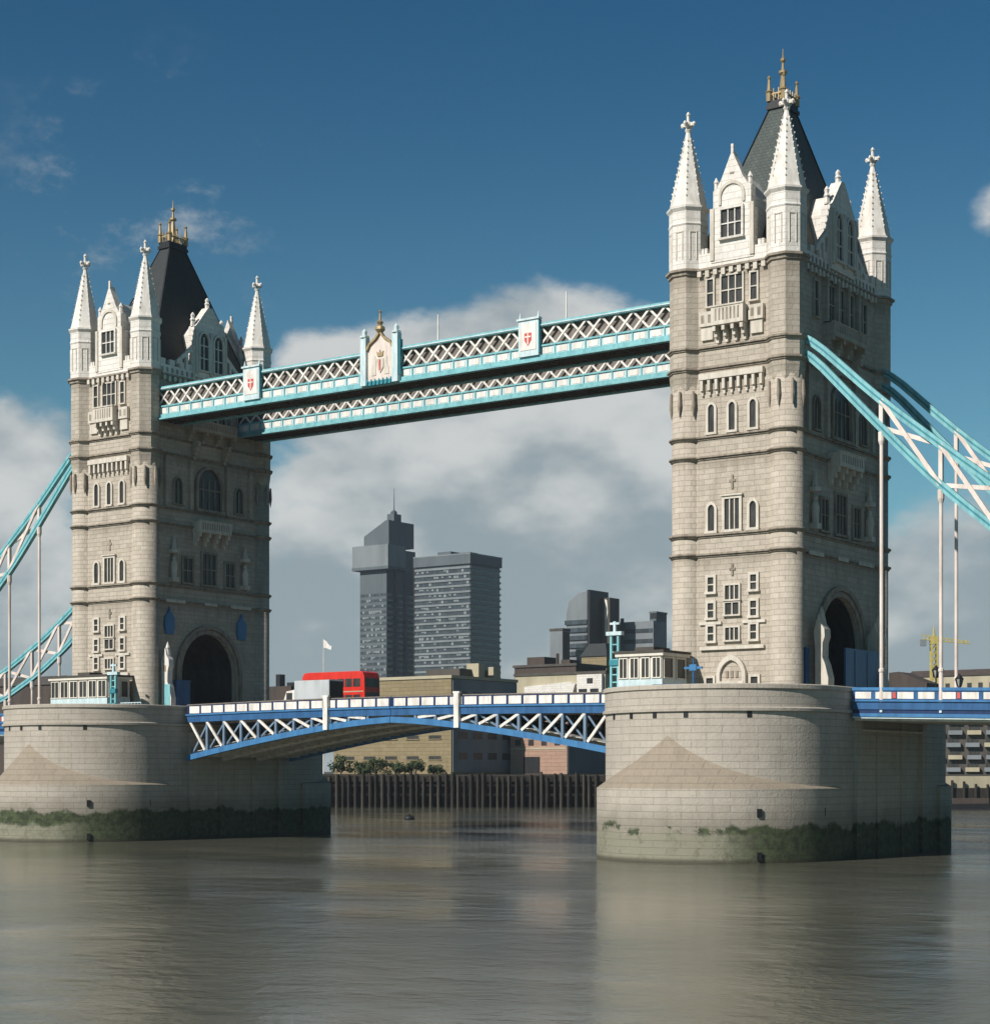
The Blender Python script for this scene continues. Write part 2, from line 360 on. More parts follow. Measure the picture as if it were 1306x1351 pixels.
def build_tower(X0, roofmat, label, near):
    T = thing('bridge_tower', label, 'bridge tower', (X0, 0, Zb), 0, 'stone towers of the bridge')
    H = bpy.data.objects.new('t', None)
    parts = []
    def P(o, par=None):
        if par is None: parts.append(o)
        return o
    # body with road arch through it
    hw, zs, zt = 4.6, 19.6, 24.4
    a = [(-hw, Zb), (-hw, zs)]
    for i in range(1, 16):
        an = math.pi-i*math.pi/16; a.append((hw*math.cos(an), zs+(zt-zs)*math.sin(an)))
    a += [(hw, zs), (hw, Zb)]
    m = MB().use('granite')
    m.prism([(-FY, Zb), (-FY, ZB)]+[(FY, ZB), (FY, Zb)]+a[::-1], 'x', -FX, FX)
    m.box(-FX, FX, -FY, FY, ZB, ZW)
    P(m.build('wall'))
    # bands and plinth
    m = MB().use('ledge')
    for z in (ZF, ZE, ZD, ZC, ZB, ZA):
        for z_, h_, o_ in ((z-.17, .17, .12), (z, .2, .3)):
            m.box(-FX-o_, FX+o_, -FY-o_, FY+o_, z_+.001*z, z_+h_)
    P(m.build('string_course'))
    m = MB().use('granite'); m.box(-3.5, 3.5, -FY-.3, -FY, Zb, 15.3); m.box(-FX+.2, FX-.2, FY, FY+.3, Zb, 15.3); P(m.build('plinth'))
    m = MB().use('vault_shade'); iw = .12  # lining that darkens the arch inside, shade put into its colour
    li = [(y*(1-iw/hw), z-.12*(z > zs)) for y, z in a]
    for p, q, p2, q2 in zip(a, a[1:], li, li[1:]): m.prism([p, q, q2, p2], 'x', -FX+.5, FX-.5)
    P(m.build('arch_shade_lining'))
    # road arch surrounds
    S_ = Face('S', FY); E_ = Face('E', FX); W_ = Face('W', FX); N_ = Face('N', FY)
    for F in (E_, W_):
        m = MB().use('ledge')
        for g, o_ in ((.0, .18), (.55, .34)):
            A = [(math.copysign(1, 0)*0+(hw+g+.45)*math.cos(math.pi-i*math.pi/18), zs+(zt-zs+g+.45)*math.sin(math.pi-i*math.pi/18)) for i in range(19)]
            B = [((hw+g)*math.cos(math.pi-i*math.pi/18), zs+(zt-zs+g)*math.sin(math.pi-i*math.pi/18)) for i in range(19)]
            A = [(A[0][0], Zb)]+A+[(A[-1][0], Zb)]; B = [(B[0][0], Zb)]+B+[(B[-1][0], Zb)]
            ring(F, m, A, B, 0, o_)
        P(m.build('arch_surround'))
    # turrets
    for sx in (-1, 1):
        for sy in (-1, 1):
            x, y = sx*TA, sy*TBY
            m = MB().use('granite'); m.smooth = True
            r = 1.52
            m.lathe(x, y, [(Zb, r+.18), (15.2, r+.18), (15.4, r), (ZB-.6, r)], 28)
            for z in (ZF, ZE, ZD, ZC):
                m.use('ledge'); m.lathe(x, y, [(z-.2, r+.02), (z-.16, r+.13), (z+.0, r+.16), (z+.02, r+.3), (z+.16, r+.3), (z+.27, r+.02)], 28)
            m.smooth = False
            k = 1/math.cos(math.pi/8); q = math.pi/8; ru = 1.62*k
            m.use('granite'); m.lathe(x, y, [(ZB-1.8, 1.54*k*.95), (ZB-.6, ru), (ZW, ru)], 8, q)
            for z in (ZB, ZA):
                m.use('ledge'); m.lathe(x, y, [(z-.2, ru+.02), (z-.14, ru+.14), (z, ru+.16), (z+.02, ru+.3), (z+.18, ru+.3), (z+.28, ru+.02)], 8, q)
            # pointed corbels that turn the drum into an octagon
            m.use('ledge')
            for i in range(8):
                an = i*math.pi/4; cx_, cy_ = x+math.cos(an)*1.66, y+math.sin(an)*1.66
                m.lathe(cx_, cy_, [(ZB-4.3, .03), (ZB-3.3, .20), (ZB-1.9, .12)], 6)
            tu = m.build('turret'); P(tu)
            m = MB().use('portland')
            m.lathe(x, y, [(ZW+.35, ru+.06), (EAV-1.7, ru+.06), (EAV-1.55, ru+.15), (EAV-1.35, ru+.06), (EAV-.35, ru+.06), (EAV-.05, ru+.3), (EAV+.12, ru+.3)], 8, q)
            for i in range(8):                      # sunk lancet panels on the octagon's faces
                an = i*math.pi/4; m.use('trim')
                c, s_ = math.cos(an), math.sin(an)
                for du in (-.32, .32):
                    px, py = x+c*(1.62+.07)-s_*du, y+s_*(1.62+.07)+c*du
                    m.beam((px, py, ZW+1.2), (px, py, EAV-2.3), .10, .10)
                m.beam((x+c*1.69+s_*.36, y+s_*1.69-c*.36, EAV-2.3), (x+c*1.69-s_*.36, y+s_*1.69+c*.36, EAV-2.3), .1, .1)
            dr = m.build('turret_drum', tu)
            m = MB().use('spire')
            m.lathe(x, y, [(EAV+.12, ru+.12), (EAV+.5, ru-.02), (TIP-1.9, .20)], 8, q)
            for i in range(8):                      # crockets up the hips
                an = q+i*math.pi/4
                for j in range(1, 11):
                    f = j/11.5+.02*(i % 2); rr = (ru-.02)*(1-f)+.2*f; zz = EAV+.5+(TIP-2.4-EAV)*f
                    m.beam((x+rr*math.cos(an), y+rr*math.sin(an), zz-.05), (x+(rr+.08)*math.cos(an), y+(rr+.08)*math.sin(an), zz+.10), .08, .10)
            m.build('spire', tu)
            m = MB().use('portland')
            m.lathe(x, y, [(TIP-2.0, .2), (TIP-1.75, .34), (TIP-1.55, .2), (TIP-1.3, .17), (TIP-.2, .15), (TIP, .06)], 8)
            m.lathe(x, y, [(TIP-1.5, .2), (TIP-1.3, .34), (TIP-1.1, .34), (TIP-.9, .2)], 8)
            for ax_, ay_ in ((1,0),(-1,0),(0,1),(0,-1)):
                m.beam((x, y, TIP-1.2), (x+ax_*.62, y+ay_*.62, TIP-1.2), .26, .3)
                m.lathe(x+ax_*.62, y+ay_*.62, [(TIP-1.42, .08), (TIP-1.2, .2), (TIP-.98, .08)], 6)
            m.lathe(x, y, [(TIP-.5, .1), (TIP-.3, .24), (TIP-.05, .08)], 6)
            m.build('finial_cross', tu)
    # crowning cornice: a moulding with little carved heads
    m = MB().use('ledge')
    m.box(-FX-.15, FX+.15, -FY-.15, FY+.15, ZW-.35, ZW-.02); m.box(-FX-.4, FX+.4, -FY-.4, FY+.4, ZW, ZW+.2)
    k = 1/math.cos(math.pi/8); ru = 1.62*k
    for sx in (-1, 1):
        for sy in (-1, 1):
            m.lathe(sx*TA, sy*TBY, [(ZW-.4, ru+.03), (ZW-.3, ru+.18), (ZW, ru+.2), (ZW+.03, ru+.42), (ZW+.22, ru+.42), (ZW+.36, ru+.05)], 8, math.pi/8)
    m.use('trim')
    for i in range(9):
        u = -3.3+6.6*i/8
        for F in (S_, N_): F.box(m, u-.2, u+.2, .15, .38, ZW-.55-.12*(i % 2), ZW-.05)
    for i in range(19):
        u = -7.6+15.2*i/18
        for F in (E_, W_): F.box(m, u-.2, u+.2, .15, .38, ZW-.55-.12*(i % 2), ZW-.05)
    P(m.build('cornice'))
    # parapet
    m = MB().use('portland')
    for sy in (-1, 1):
        y0, y1 = sorted((sy*(FY-.5), sy*(FY+.05)))
        m.box(-3.5, 3.5, y0, y1, ZW+.2, 56.0)
        for u in (-3.1, -2.75, 2.75, 3.1): m.box(u-.14, u+.14, y0, y1, 56.0, 56.5)
    for sx in (-1, 1):
        x0, x1 = sorted((sx*(FX-.5), sx*(FX+.05)))
        m.box(x0, x1, -8.0, 8.0, ZW+.2, 55.7)
        for i in range(11):
            u = -7.6+15.2*i/10; m.box(x0, x1, u-.42, u+.42, 55.7, 56.4)
        m.use('ledge')
        for i in range(20):
            u = -7.7+15.4*i/19
            m.box(sx*(FX+.055)-.012, sx*(FX+.055)+.012, u-.16, u+.16, ZW+.45, 55.4)
        m.use('portland')
    P(m.build('parapet'))
    # steep slate roof
    m = MB().use(roofmat)
    zb, zt_ = 54.7, 71.6; bx, by, tx, ty = 5.3, 9.0, .78, 1.4
    base = [(-bx,-by,zb),(bx,-by,zb),(bx,by,zb),(-bx,by,zb)]; f1 = .10
    mid = [(x*.86, y*.86, zb+2.6) for x, y, z in base]
    top = [(-tx,-ty,zt_),(tx,-ty,zt_),(tx,ty,zt_),(-tx,ty,zt_)]
    m.add(base+mid+top, [(0,1,5,4),(1,2,6,5),(2,3,7,6),(3,0,4,7),(4,5,9,8),(5,6,10,9),(6,7,11,10),(7,4,8,11),(8,9,10,11),(3,2,1,0)])
    m.use('black')
    for i in range(4): m.beam(mid[i], top[i], .16)
    rf = m.build('roof'); P(rf)
    m = MB().use('black'); m.box(-tx-.22, tx+.22, -ty-.22, ty+.22, zt_, zt_+.35); m.box(-tx-.1, tx+.1, -ty-.1, ty+.1, zt_+.35, zt_+.8)
    m.build('roof_platform', rf)
    m = MB().use('gold')
    for sx in (-1, 1):
        for sy in (-1, 1):
            m.lathe(sx*tx, sy*ty, [(zt_+.8, .28), (zt_+1.6, .3), (zt_+1.7, .4), (zt_+1.9, .2), (zt_+2.9, .12), (zt_+3.1, .2), (zt_+3.3, .05)], 8)
    for sx in (-1, 1):
        m.beam((sx*tx, -ty, zt_+1.5), (sx*tx, ty, zt_+1.5), .1, .14)
        for i in range(5): m.beam((sx*tx, -ty+.35+i*.52, zt_+.8), (sx*tx, -ty+.35+i*.52, zt_+2.0), .09)
    for sy in (-1, 1):
        m.beam((-tx, sy*ty, zt_+1.5), (tx, sy*ty, zt_+1.5), .1, .14)
        for i in range(2): m.beam((-tx+.5+i*.52, sy*ty, zt_+.8), (-tx+.5+i*.52, sy*ty, zt_+2.0), .09)
    m.build('gilded_cresting', rf)
    m = MB().use('gold')
    m.lathe(0, 0, [(zt_+.8, .75), (zt_+1.6, .55), (zt_+1.7, .7), (zt_+2.0, .38), (zt_+3.6, .2), (zt_+3.8, .42), (zt_+4.0, .42), (zt_+4.15, .15), (FIN-1.4, .1), (FIN-1.2, .26), (FIN-1.0, .26), (FIN-.85, .08), (FIN, .03)], 8)
    m.build('gilded_finial', rf)
    # dormers: river faces narrow and stepped, road faces wide
    for F, sg in ((S_, -1), (N_, 1)):
        m = MB().use('portland')
        pts = [(-2.2, 55.0), (-2.2, 59.6), (-1.95, 59.8), (-1.95, 61.6), (-1.55, 61.9), (-1.25, 62.4), (-1.15, 62.5), (0, 65.1), (1.15, 62.5), (1.25, 62.4), (1.55, 61.9), (1.95, 61.6), (1.95, 59.8), (2.2, 59.6), (2.2, 55.0)]
        F.poly(m, pts, -.75, .12)
        F.poly(m, [(-1.7, 55.2), (-1.7, 60.9), (0, 63.4), (1.7, 60.9), (1.7, 55.2)], -6.4, -.75)
        m.use('trim'); o_ = arch_pts(0, 60.2, 62.3, 2.7, False); i_ = arch_pts(0, 60.2, 62.0, 2.2, False); ring(F, m, o_, i_, .12, .26)
        for u in (-2.05, 2.05):
            F.box(m, u-.2, u+.2, .02, .24, 55.2, 60.0)
        for u in (-1.75, 1.75):
            m.use('portland'); yy = F.off*sg
            m.lathe(u, yy-.1*sg, [(61.6, .22), (62.3, .2), (62.4, .28), (62.9, .04)], 6)
        F.box(m, -.12, .12, -.15, .1, 64.9, 65.7)
        m.use('ledge'); F.box(m, -.22, .22, .12, .15, 62.9, 63.1)
        do = m.build('dormer'); P(do)
        window(Face(F.k, F.off+.12), do, 0, 57.1, 59.7, 2.1, 3, 2, None, 'portland', .2, .25)
    for F, sg in ((E_, 1), (W_, -1)):
        m = MB().use('portland')
        pts = [(-2.6, 55.0), (-2.6, 61.0), (-2.3, 61.3), (-.35, 63.7), (.35, 63.7), (2.3, 61.3), (2.6, 61.0), (2.6, 55.0)]
        F.poly(m, pts, -.75, .35)
        F.poly(m, [(-2.2, 55.2), (-2.2, 60.3), (0, 62.6), (2.2, 60.3), (2.2, 55.2)], -3.6, -.75)
        xx = (F.off-.2)*sg
        for u, z_, h_ in ((-2.45, 61.1, 1.7), (2.45, 61.1, 1.7), (0, 63.6, 1.4)):
            m.lathe(xx, u, [(z_, .3), (z_+h_*.35, .26), (z_+h_*.45, .36), (z_+h_*.6, .22), (z_+h_*.8, .28), (z_+h_, .05)], 6)
        m.use('trim')
        for u in (-2.45, 0, 2.45): F.box(m, u-.17, u+.17, .35, .62, 55.4, 60.6)
        # pierced flying pieces down both sides
        m.use('portland')
        for s2 in (-1, 1):
            for j in range(3):
                u0 = s2*(2.6+j*.95); F.poly(m, [(u0, 55.6), (u0, 58.9-j*.8), (u0+s2*.95, 58.1-j*.8), (u0+s2*.95, 57.6-j*.8), (u0+s2*.35, 57.9-j*.8), (u0+s2*.35, 55.6)], -.2, .15)
        do = m.build('dormer'); P(do)
        for u in (-1.22, 1.22): window(Face(F.k, F.off+.35), do, u, 55.9, 60.4, 1.5, 2, 3, 'pointed', 'portland', .2, .3)
    # ---- river faces
    for F in (S_,):
        def win(*a_, **k_): P(window(F, None, *a_, **k_))
        # level 4: traceried window, slit windows and carved balcony
        win(0, 50.95, 53.6, 2.15, 3, 2); win(-2.25, 51.0, 53.5, .62, 1, 2); win(2.25, 51.0, 53.5, .62, 1, 2)
        P(balcony(F, None, 0, 48.95, 50.6, 3.3, 1.15, 1.5))
        for s2 in (-1, 1):
            m = MB().use('trim'); F.box(m, s2*2.55-.75, s2*2.55+.75, 0, .42, 49.15, 50.5); F.box(m, s2*2.55-.6, s2*2.55+.6, 0, .25, 47.9, 49.15)
            m.use('ledge')
            for j in (-.35, .35): F.box(m, s2*2.55+j-.16, s2*2.55+j+.16, .42, .435, 49.45, 50.2)
            P(m.build('blind_panel'))
        # level 3: arcaded corbel table over three lancets
        m = MB().use('trim')
        F.box(m, -3.3, 3.3, 0, .5, 44.2, 44.75)
        for i in range(9):
            u = -3.05+6.1*i/8; F.box(m, u-.14, u+.14, 0, .42, 43.2, 44.2); F.box(m, u-.1, u+.1, 0, .22, 42.75, 43.2)
        m.use('ledge')
        for i in range(8):
            u = -3.05+6.1*(i+.5)/8; F.poly(m, arch_pts(u, 43.2, 44.1, .4, True, 4), 0, .04)
        P(m.build('corbel_table'))
        for u in (-2.15, 0, 2.15): win(u, 39.3, 41.9, .62, 1, 1, 'pointed', t=.24)
        # level 2
        win(0, 30.15, 33.0, 1.5, 3, 1, hood=True, t=.26); win(-2.15, 30.15, 32.6, .66, 1, 1, 'pointed', t=.26); win(2.15, 30.15, 32.6, .66, 1, 1, 'pointed', t=.26)
        m = MB().use('ledge'); F.box(m, -.11, .11, 0, .12, 33.9, 35.2); F.box(m, -.32, .32, 0, .1, 34.55, 34.78); P(m.build('carved_cross'))
        # level 1
        for z in (24.5, 22.1, 19.95):
            for u in (-2.2, 2.2): win(u, z, z+1.35, .6, 1, 2, t=.24)
        win(0, 22.3, 23.4, 1.4, 2, 1); win(0, 23.7, 25.0, 1.4, 3, 1, 'pointed' if False else None); win(0, 19.95, 21.1, 1.35, 3, 1)
        m = MB().use('ledge'); F.box(m, -.1, .1, 0, .12, 25.9, 27.0); F.box(m, -.3, .3, 0, .1, 26.4, 26.62); P(m.build('carved_cross'))
        m = MB().use('trim')
        for u0, u1 in ((-3.4, -1.1), (1.1, 3.4)): F.box(m, u0, u1, 0, .22, 21.45, 21.72)
        F.box(m, -3.3, 3.3, 0, .3, 19.1, 19.4); P(m.build('sill_band'))
        m = MB().use('trim')
        ring(F, m, arch_pts(0, Zb, 18.6, 3.0), arch_pts(0, Zb, 18.1, 2.3), 0, .4); F.box(m, -1.35, 1.35, 0, .45, 15.65, 16.15)
        dr = m.build('river_door'); P(dr)
        m = MB().use('brown'); F.box(m, -1.1, 1.1, 0, .05, Zb, 15.65); m.build('door_leaf', dr)
        m = MB().use('granite'); F.poly(m, arch_pts(0, 16.15, 18.1, 2.3), 0, .1)
        m.use('ledge')
        for u in (-.5, 0, .5): F.box(m, u-.13, u+.13, .1, .2, 16.5, 17.1)
        m.build('tympanum', dr)
        for u in (-2.3, 2.3): win(u, 15.0, 16.5, .7, 1, 1, t=.22)
    # ---- road faces
    for F in (E_, W_):
        def win(*a_, **k_): P(window(F, None, *a_, **k_))
        for u in (-2.1, 0, 2.1): win(u, 49.9, 53.4, 1.2, 2, 2, trim='granite')
        for u in (-5.4, 5.4): win(u, 49.9, 53.2, .8, 1, 2, trim='granite')
        P(balcony(F, None, 0, 48.4, 49.6, 7.6, 1.2, 1.2, 'granite'))
        for u in (-2.6, 2.6):
            m = MB().use('granite')
            for j in range(4): F.box(m, u-.22, u+.22, 0, 1.1-.26*j, 47.2-.55*(j+1), 47.2-.55*j)
            P(m.build('carved_bracket'))
        # level 3: great arched window flanked by pilasters
        win(0, 39.3, 44.2, 4.0, 4, 2, 'round', 'ledge', .35, .4)
        for u in (-7.2, -3.1, 3.1, 7.2):
            m = MB().use('granite'); F.box(m, u-.25, u+.25, 0, .35, ZC+.25, ZB-.25); P(m.build('pilaster'))
        for u in (-3.55, -1.15, 1.15, 3.55):
            m = MB().use('granite'); F.box(m, u-.2, u+.2, 0, .5, 49.8, ZW-.45); P(m.build('pilaster'))
        for u in (-5.2, 5.2): win(u, 39.5, 42.6, 1.3, 2, 1, 'pointed', 'ledge')
        # level 2: balcony over canopied niches
        P(balcony(F, None, 0, 36.4, 37.7, 5.4, 1.3, 1.6, 'trim'))
        win(0, 30.3, 34.0, 2.2, 3, 2, None, 'ledge', .26)
        for u in (-3.6, 3.6): win(u, 30.3, 33.2, 1.5, 2, 2, None, 'ledge', .24)
        for u in (-6.1, 6.1):
            m = MB().use('trim')
            px = (F.off+.35)*(1 if F.k == 'E' else -1)
            F.box(m, u-.5, u+.5, 0, .75, 30.2, 30.7)
            m.lathe(px, u, [(30.7, .34), (31.4, .36), (32.2, .42), (32.6, .3), (32.75, .16), (32.85, .22), (33.1, .22), (33.3, .05)], 8)
            m.lathe(px, u, [(33.6, .62), (34.0, .66), (34.1, .35), (35.6, .05)], 6)
            m.use('ledge'); F.poly(m, arch_pts(u, 30.7, 33.6, 1.1, True), 0, .04)
            P(m.build('canopied_niche'))
    for z in (ZF+.2,):
        for u0, u1 in ((-7.4, -4.2), (-1.0, 1.2), (3.6, 7.2)):
            m = MB().use('trim'); E_.box(m, u0, u1, .3, .36, z-.35, z+.02); P(m.build('carved_frieze'))
    # flanking road buttresses with pointed heads
    for y0, th, d0 in (((-7.0, 1.3, .75), (5.6, 1.3, .0)) if near else ((-8.3, .8, .55),)):
        m = MB().use('trim' if near else 'white')
        prof = [(FX+d0, Zb), (FX+2.0, Zb), (FX+2.05, 16.4), (FX+1.75, 17.6), (FX+1.45, 18.3), (FX+1.5, 19.6), (FX+1.7, 20.2), (FX+1.65, 20.9), (FX+1.3, 21.4), (FX+1.1, 22.3), (FX+.85, 21.6), (FX+d0*.8, 20.6), (FX+d0, 19.0)]
        m.prism(prof, 'y', y0, y0+th)
        m.lathe(FX+1.1, y0+th/2, [(21.4, .3), (22.1, .24), (22.3, .3), (23.0, .04)], 8)
        if not near:
            m.use('teal'); m.box(FX+.9, FX+1.9, y0-.03, y0-.001, Zb, 18.0); m.use('gold'); m.box(FX+.85, FX+1.2, y0-.05, y0-.001, 19.5, 20.2)
        P(m.build('road_buttress'))
    m = MB().use('blue')
    if near:
        m.box(FX+.05, FX+.25, -7.9, -7.1, Zb, 19.2); P(m.build('blue_hoarding')); m = MB().use('blue')
        m.box(FX+1.4, FX+1.6, -2.2, 5.5, Zb, 19.4)
        m.use('blue_d'); m.box(FX+1.6, FX+1.63, -.2, -.05, Zb, 19.2); m.box(FX+1.6, FX+1.63, 2.6, 2.75, Zb, 19.2)
    else:
        m.box(FX+.9, FX+1.1, -6.5, -4.2, Zb, 18.4); m.box(FX+.85, FX+1.15, -6.6, -4.1, 18.4, 18.6)
    P(m.build('blue_hoarding'))
    if not near:
        for y in (-6.7, 5.6):
            m = MB().use('blue_l')
            pts = [(y-.75, 26.0), (y-.8, 24.9), (y-.55, 24.0), (y+.55, 24.0), (y+.8, 24.9), (y+.75, 26.0), (y+.25, 26.5), (y, 27.2), (y-.25, 26.5)]
            m.prism(pts, 'x', FX+.02, FX+.3); P(m.build('blue_shield'))
    bpy.data.objects.remove(H)
    for o in parts:
        o.parent = T; o.matrix_parent_inverse = Matrix.Translation((0, 0, -Zb))
    return T

XR, XL = 82.3, 0.0
build_tower(XR, 'slate_green', 'nearer and larger stone bridge tower with white turrets and a grey green slate roof', True)
build_tower(XL, 'slate_dark', 'farther stone bridge tower with a dark slate roof and two blue shields beside its arch', False)

# ------------------------------------------------------------------ piers
def nose(w, l, c, n=20, p=1.0, s=-1):
    """plan of one rounded end: from (-w, c) round the tip to (w, c)"""
    out = []
    for i in range(n+1):
        a = math.pi*i/n; x = -w*math.cos(a); y = math.sin(a)**p
        out.append((x, s*(c+l*y)))
    return out
def ogive(w, l, c, n=12, s=-1):
    out = []
    for i in range(n+1):
        f = i/n; out.append((-w+w*(1-math.cos(f*math.pi/2))*1.0, s*(c+l*math.sin(f*math.pi/2)**.92)))
    return out+[(-x, y) for x, y in out[::-1]][1:]
def build_pier(X0, mat, label):
    T = thing('bridge_pier', label, 'bridge pier', (X0, 0, 0), 0, 'granite river piers of the bridge')
    WP, LN, CN = 11.0, 10.3, 12.0
    plan = nose(WP, LN, CN, 40)+nose(WP, LN, CN, 40, s=1)[::-1]
    def sc_(k): return [(x*(1+k/WP), y*(1+k/22.0)) for x, y in plan]
    m = MB().use(mat); m.smooth = False
    n = len(plan)
    rings = [(-3.0, 0.0), (13.0, 0.0), (13.05, .22), (13.3, .25), (13.4, .06), (14.95, .06), (15.0, .2), (15.32, .2), (15.4, .1), (15.4, -.5), (14.3, -.5)]
    b = len(m.v)
    for z, k in rings: m.v += [(x, y, z) for x, y in sc_(k)]
    for k in range(len(rings)-1):
        m.smooth = True
        for i in range(n):
            j = (i+1) % n; m.face([b+k*n+i, b+k*n+j, b+(k+1)*n+j, b+(k+1)*n+i])
    o = m.build('pier_body', T)
    md = o.modifiers.new('es', 'EDGE_SPLIT'); md.split_angle = R(35)
    m = MB().use('paving'); m.prism(sc_(-.45), 'z', 13.9, 14.25); m.build('pavement', T)
    # pointed cutwaters with sloping hoods
    for s in (-1, 1):
        og = ogive(11.35, 12.6, 11.5, 14, s)
        pl = og
        m = MB().use(mat); q = len(pl)
        m.add([(x, y, -3) for x, y in pl]+[(x, y, 6.35) for x, y in pl], [(i, i+1, q+i+1, q+i) for i in range(q-1)]+[(q-1, 0, q, 2*q-1)])
        m.use('hood')
        m.add([(x, y, 6.35) for x, y in pl]+[(0, s*22.32, 10.95)], [(i, i+1, q) for i in range(q-1)]+[(q-1, 0, q)])
        o = m.build('cutwater', T)
        md = o.modifiers.new('es', 'EDGE_SPLIT'); md.split_angle = R(25)
        for f in o.data.polygons: f.use_smooth = True
    for u in (-38, -22, -7, 9, 38):
        m = MB().use('black'); a = R(u); x, y = WP*math.sin(a), -CN-LN*math.cos(a)
        dv = Vector((math.sin(a), -math.cos(a), 0)); tv = Vector((math.cos(a), math.sin(a), 0)); c = Vector((x, y, 12.75))-dv*.1
        m.beam(c-tv*.2, c+tv*.2, .3, .5); m.build('drain_hole', T)
    # recessed mooring fittings low on the face
    for x, y, z in ((8.05, -20.75, 4.3), (8.05, -20.75, .6), (10.95, -14.4, 4.3)):
        m = MB().use('black'); c = Vector((x, y, z)); dv = Vector((.75, -.66, 0)); tv = Vector((.66, .75, 0))
        m.beam(c-tv*.2, c+tv*.2, .2, .7); m.build('mooring_recess', T)
    # bascule chamber openings and ribs on the flank
    for sx in (-1, 1):
        m = MB().use(mat)
        for y, w_, o_ in ((-7.6, .6, 11.35), (7.6, .6, 11.35), (-2.8, .4, 11.15), (2.8, .4, 11.15)):
            m = MB().use(mat); m.box(min(sx*10.9, sx*o_), max(sx*10.9, sx*o_), y-w_, y+w_, -1, 12.4); m.build('flank_pilaster', T)
        m = MB().use('trim'); x0, x1 = sorted((sx*11.0, sx*11.4)); m.box(x0, x1, -6.9, 6.9, 11.45, 11.62); m.build('flank_ledge', T)
    return T
build_pier(XR, 'pier_r', 'nearer rounded granite pier with a pointed hood, under the larger tower')
build_pier(XL-.3, 'pier_l', 'farther granite pier with a dark green tide band, under the smaller tower')

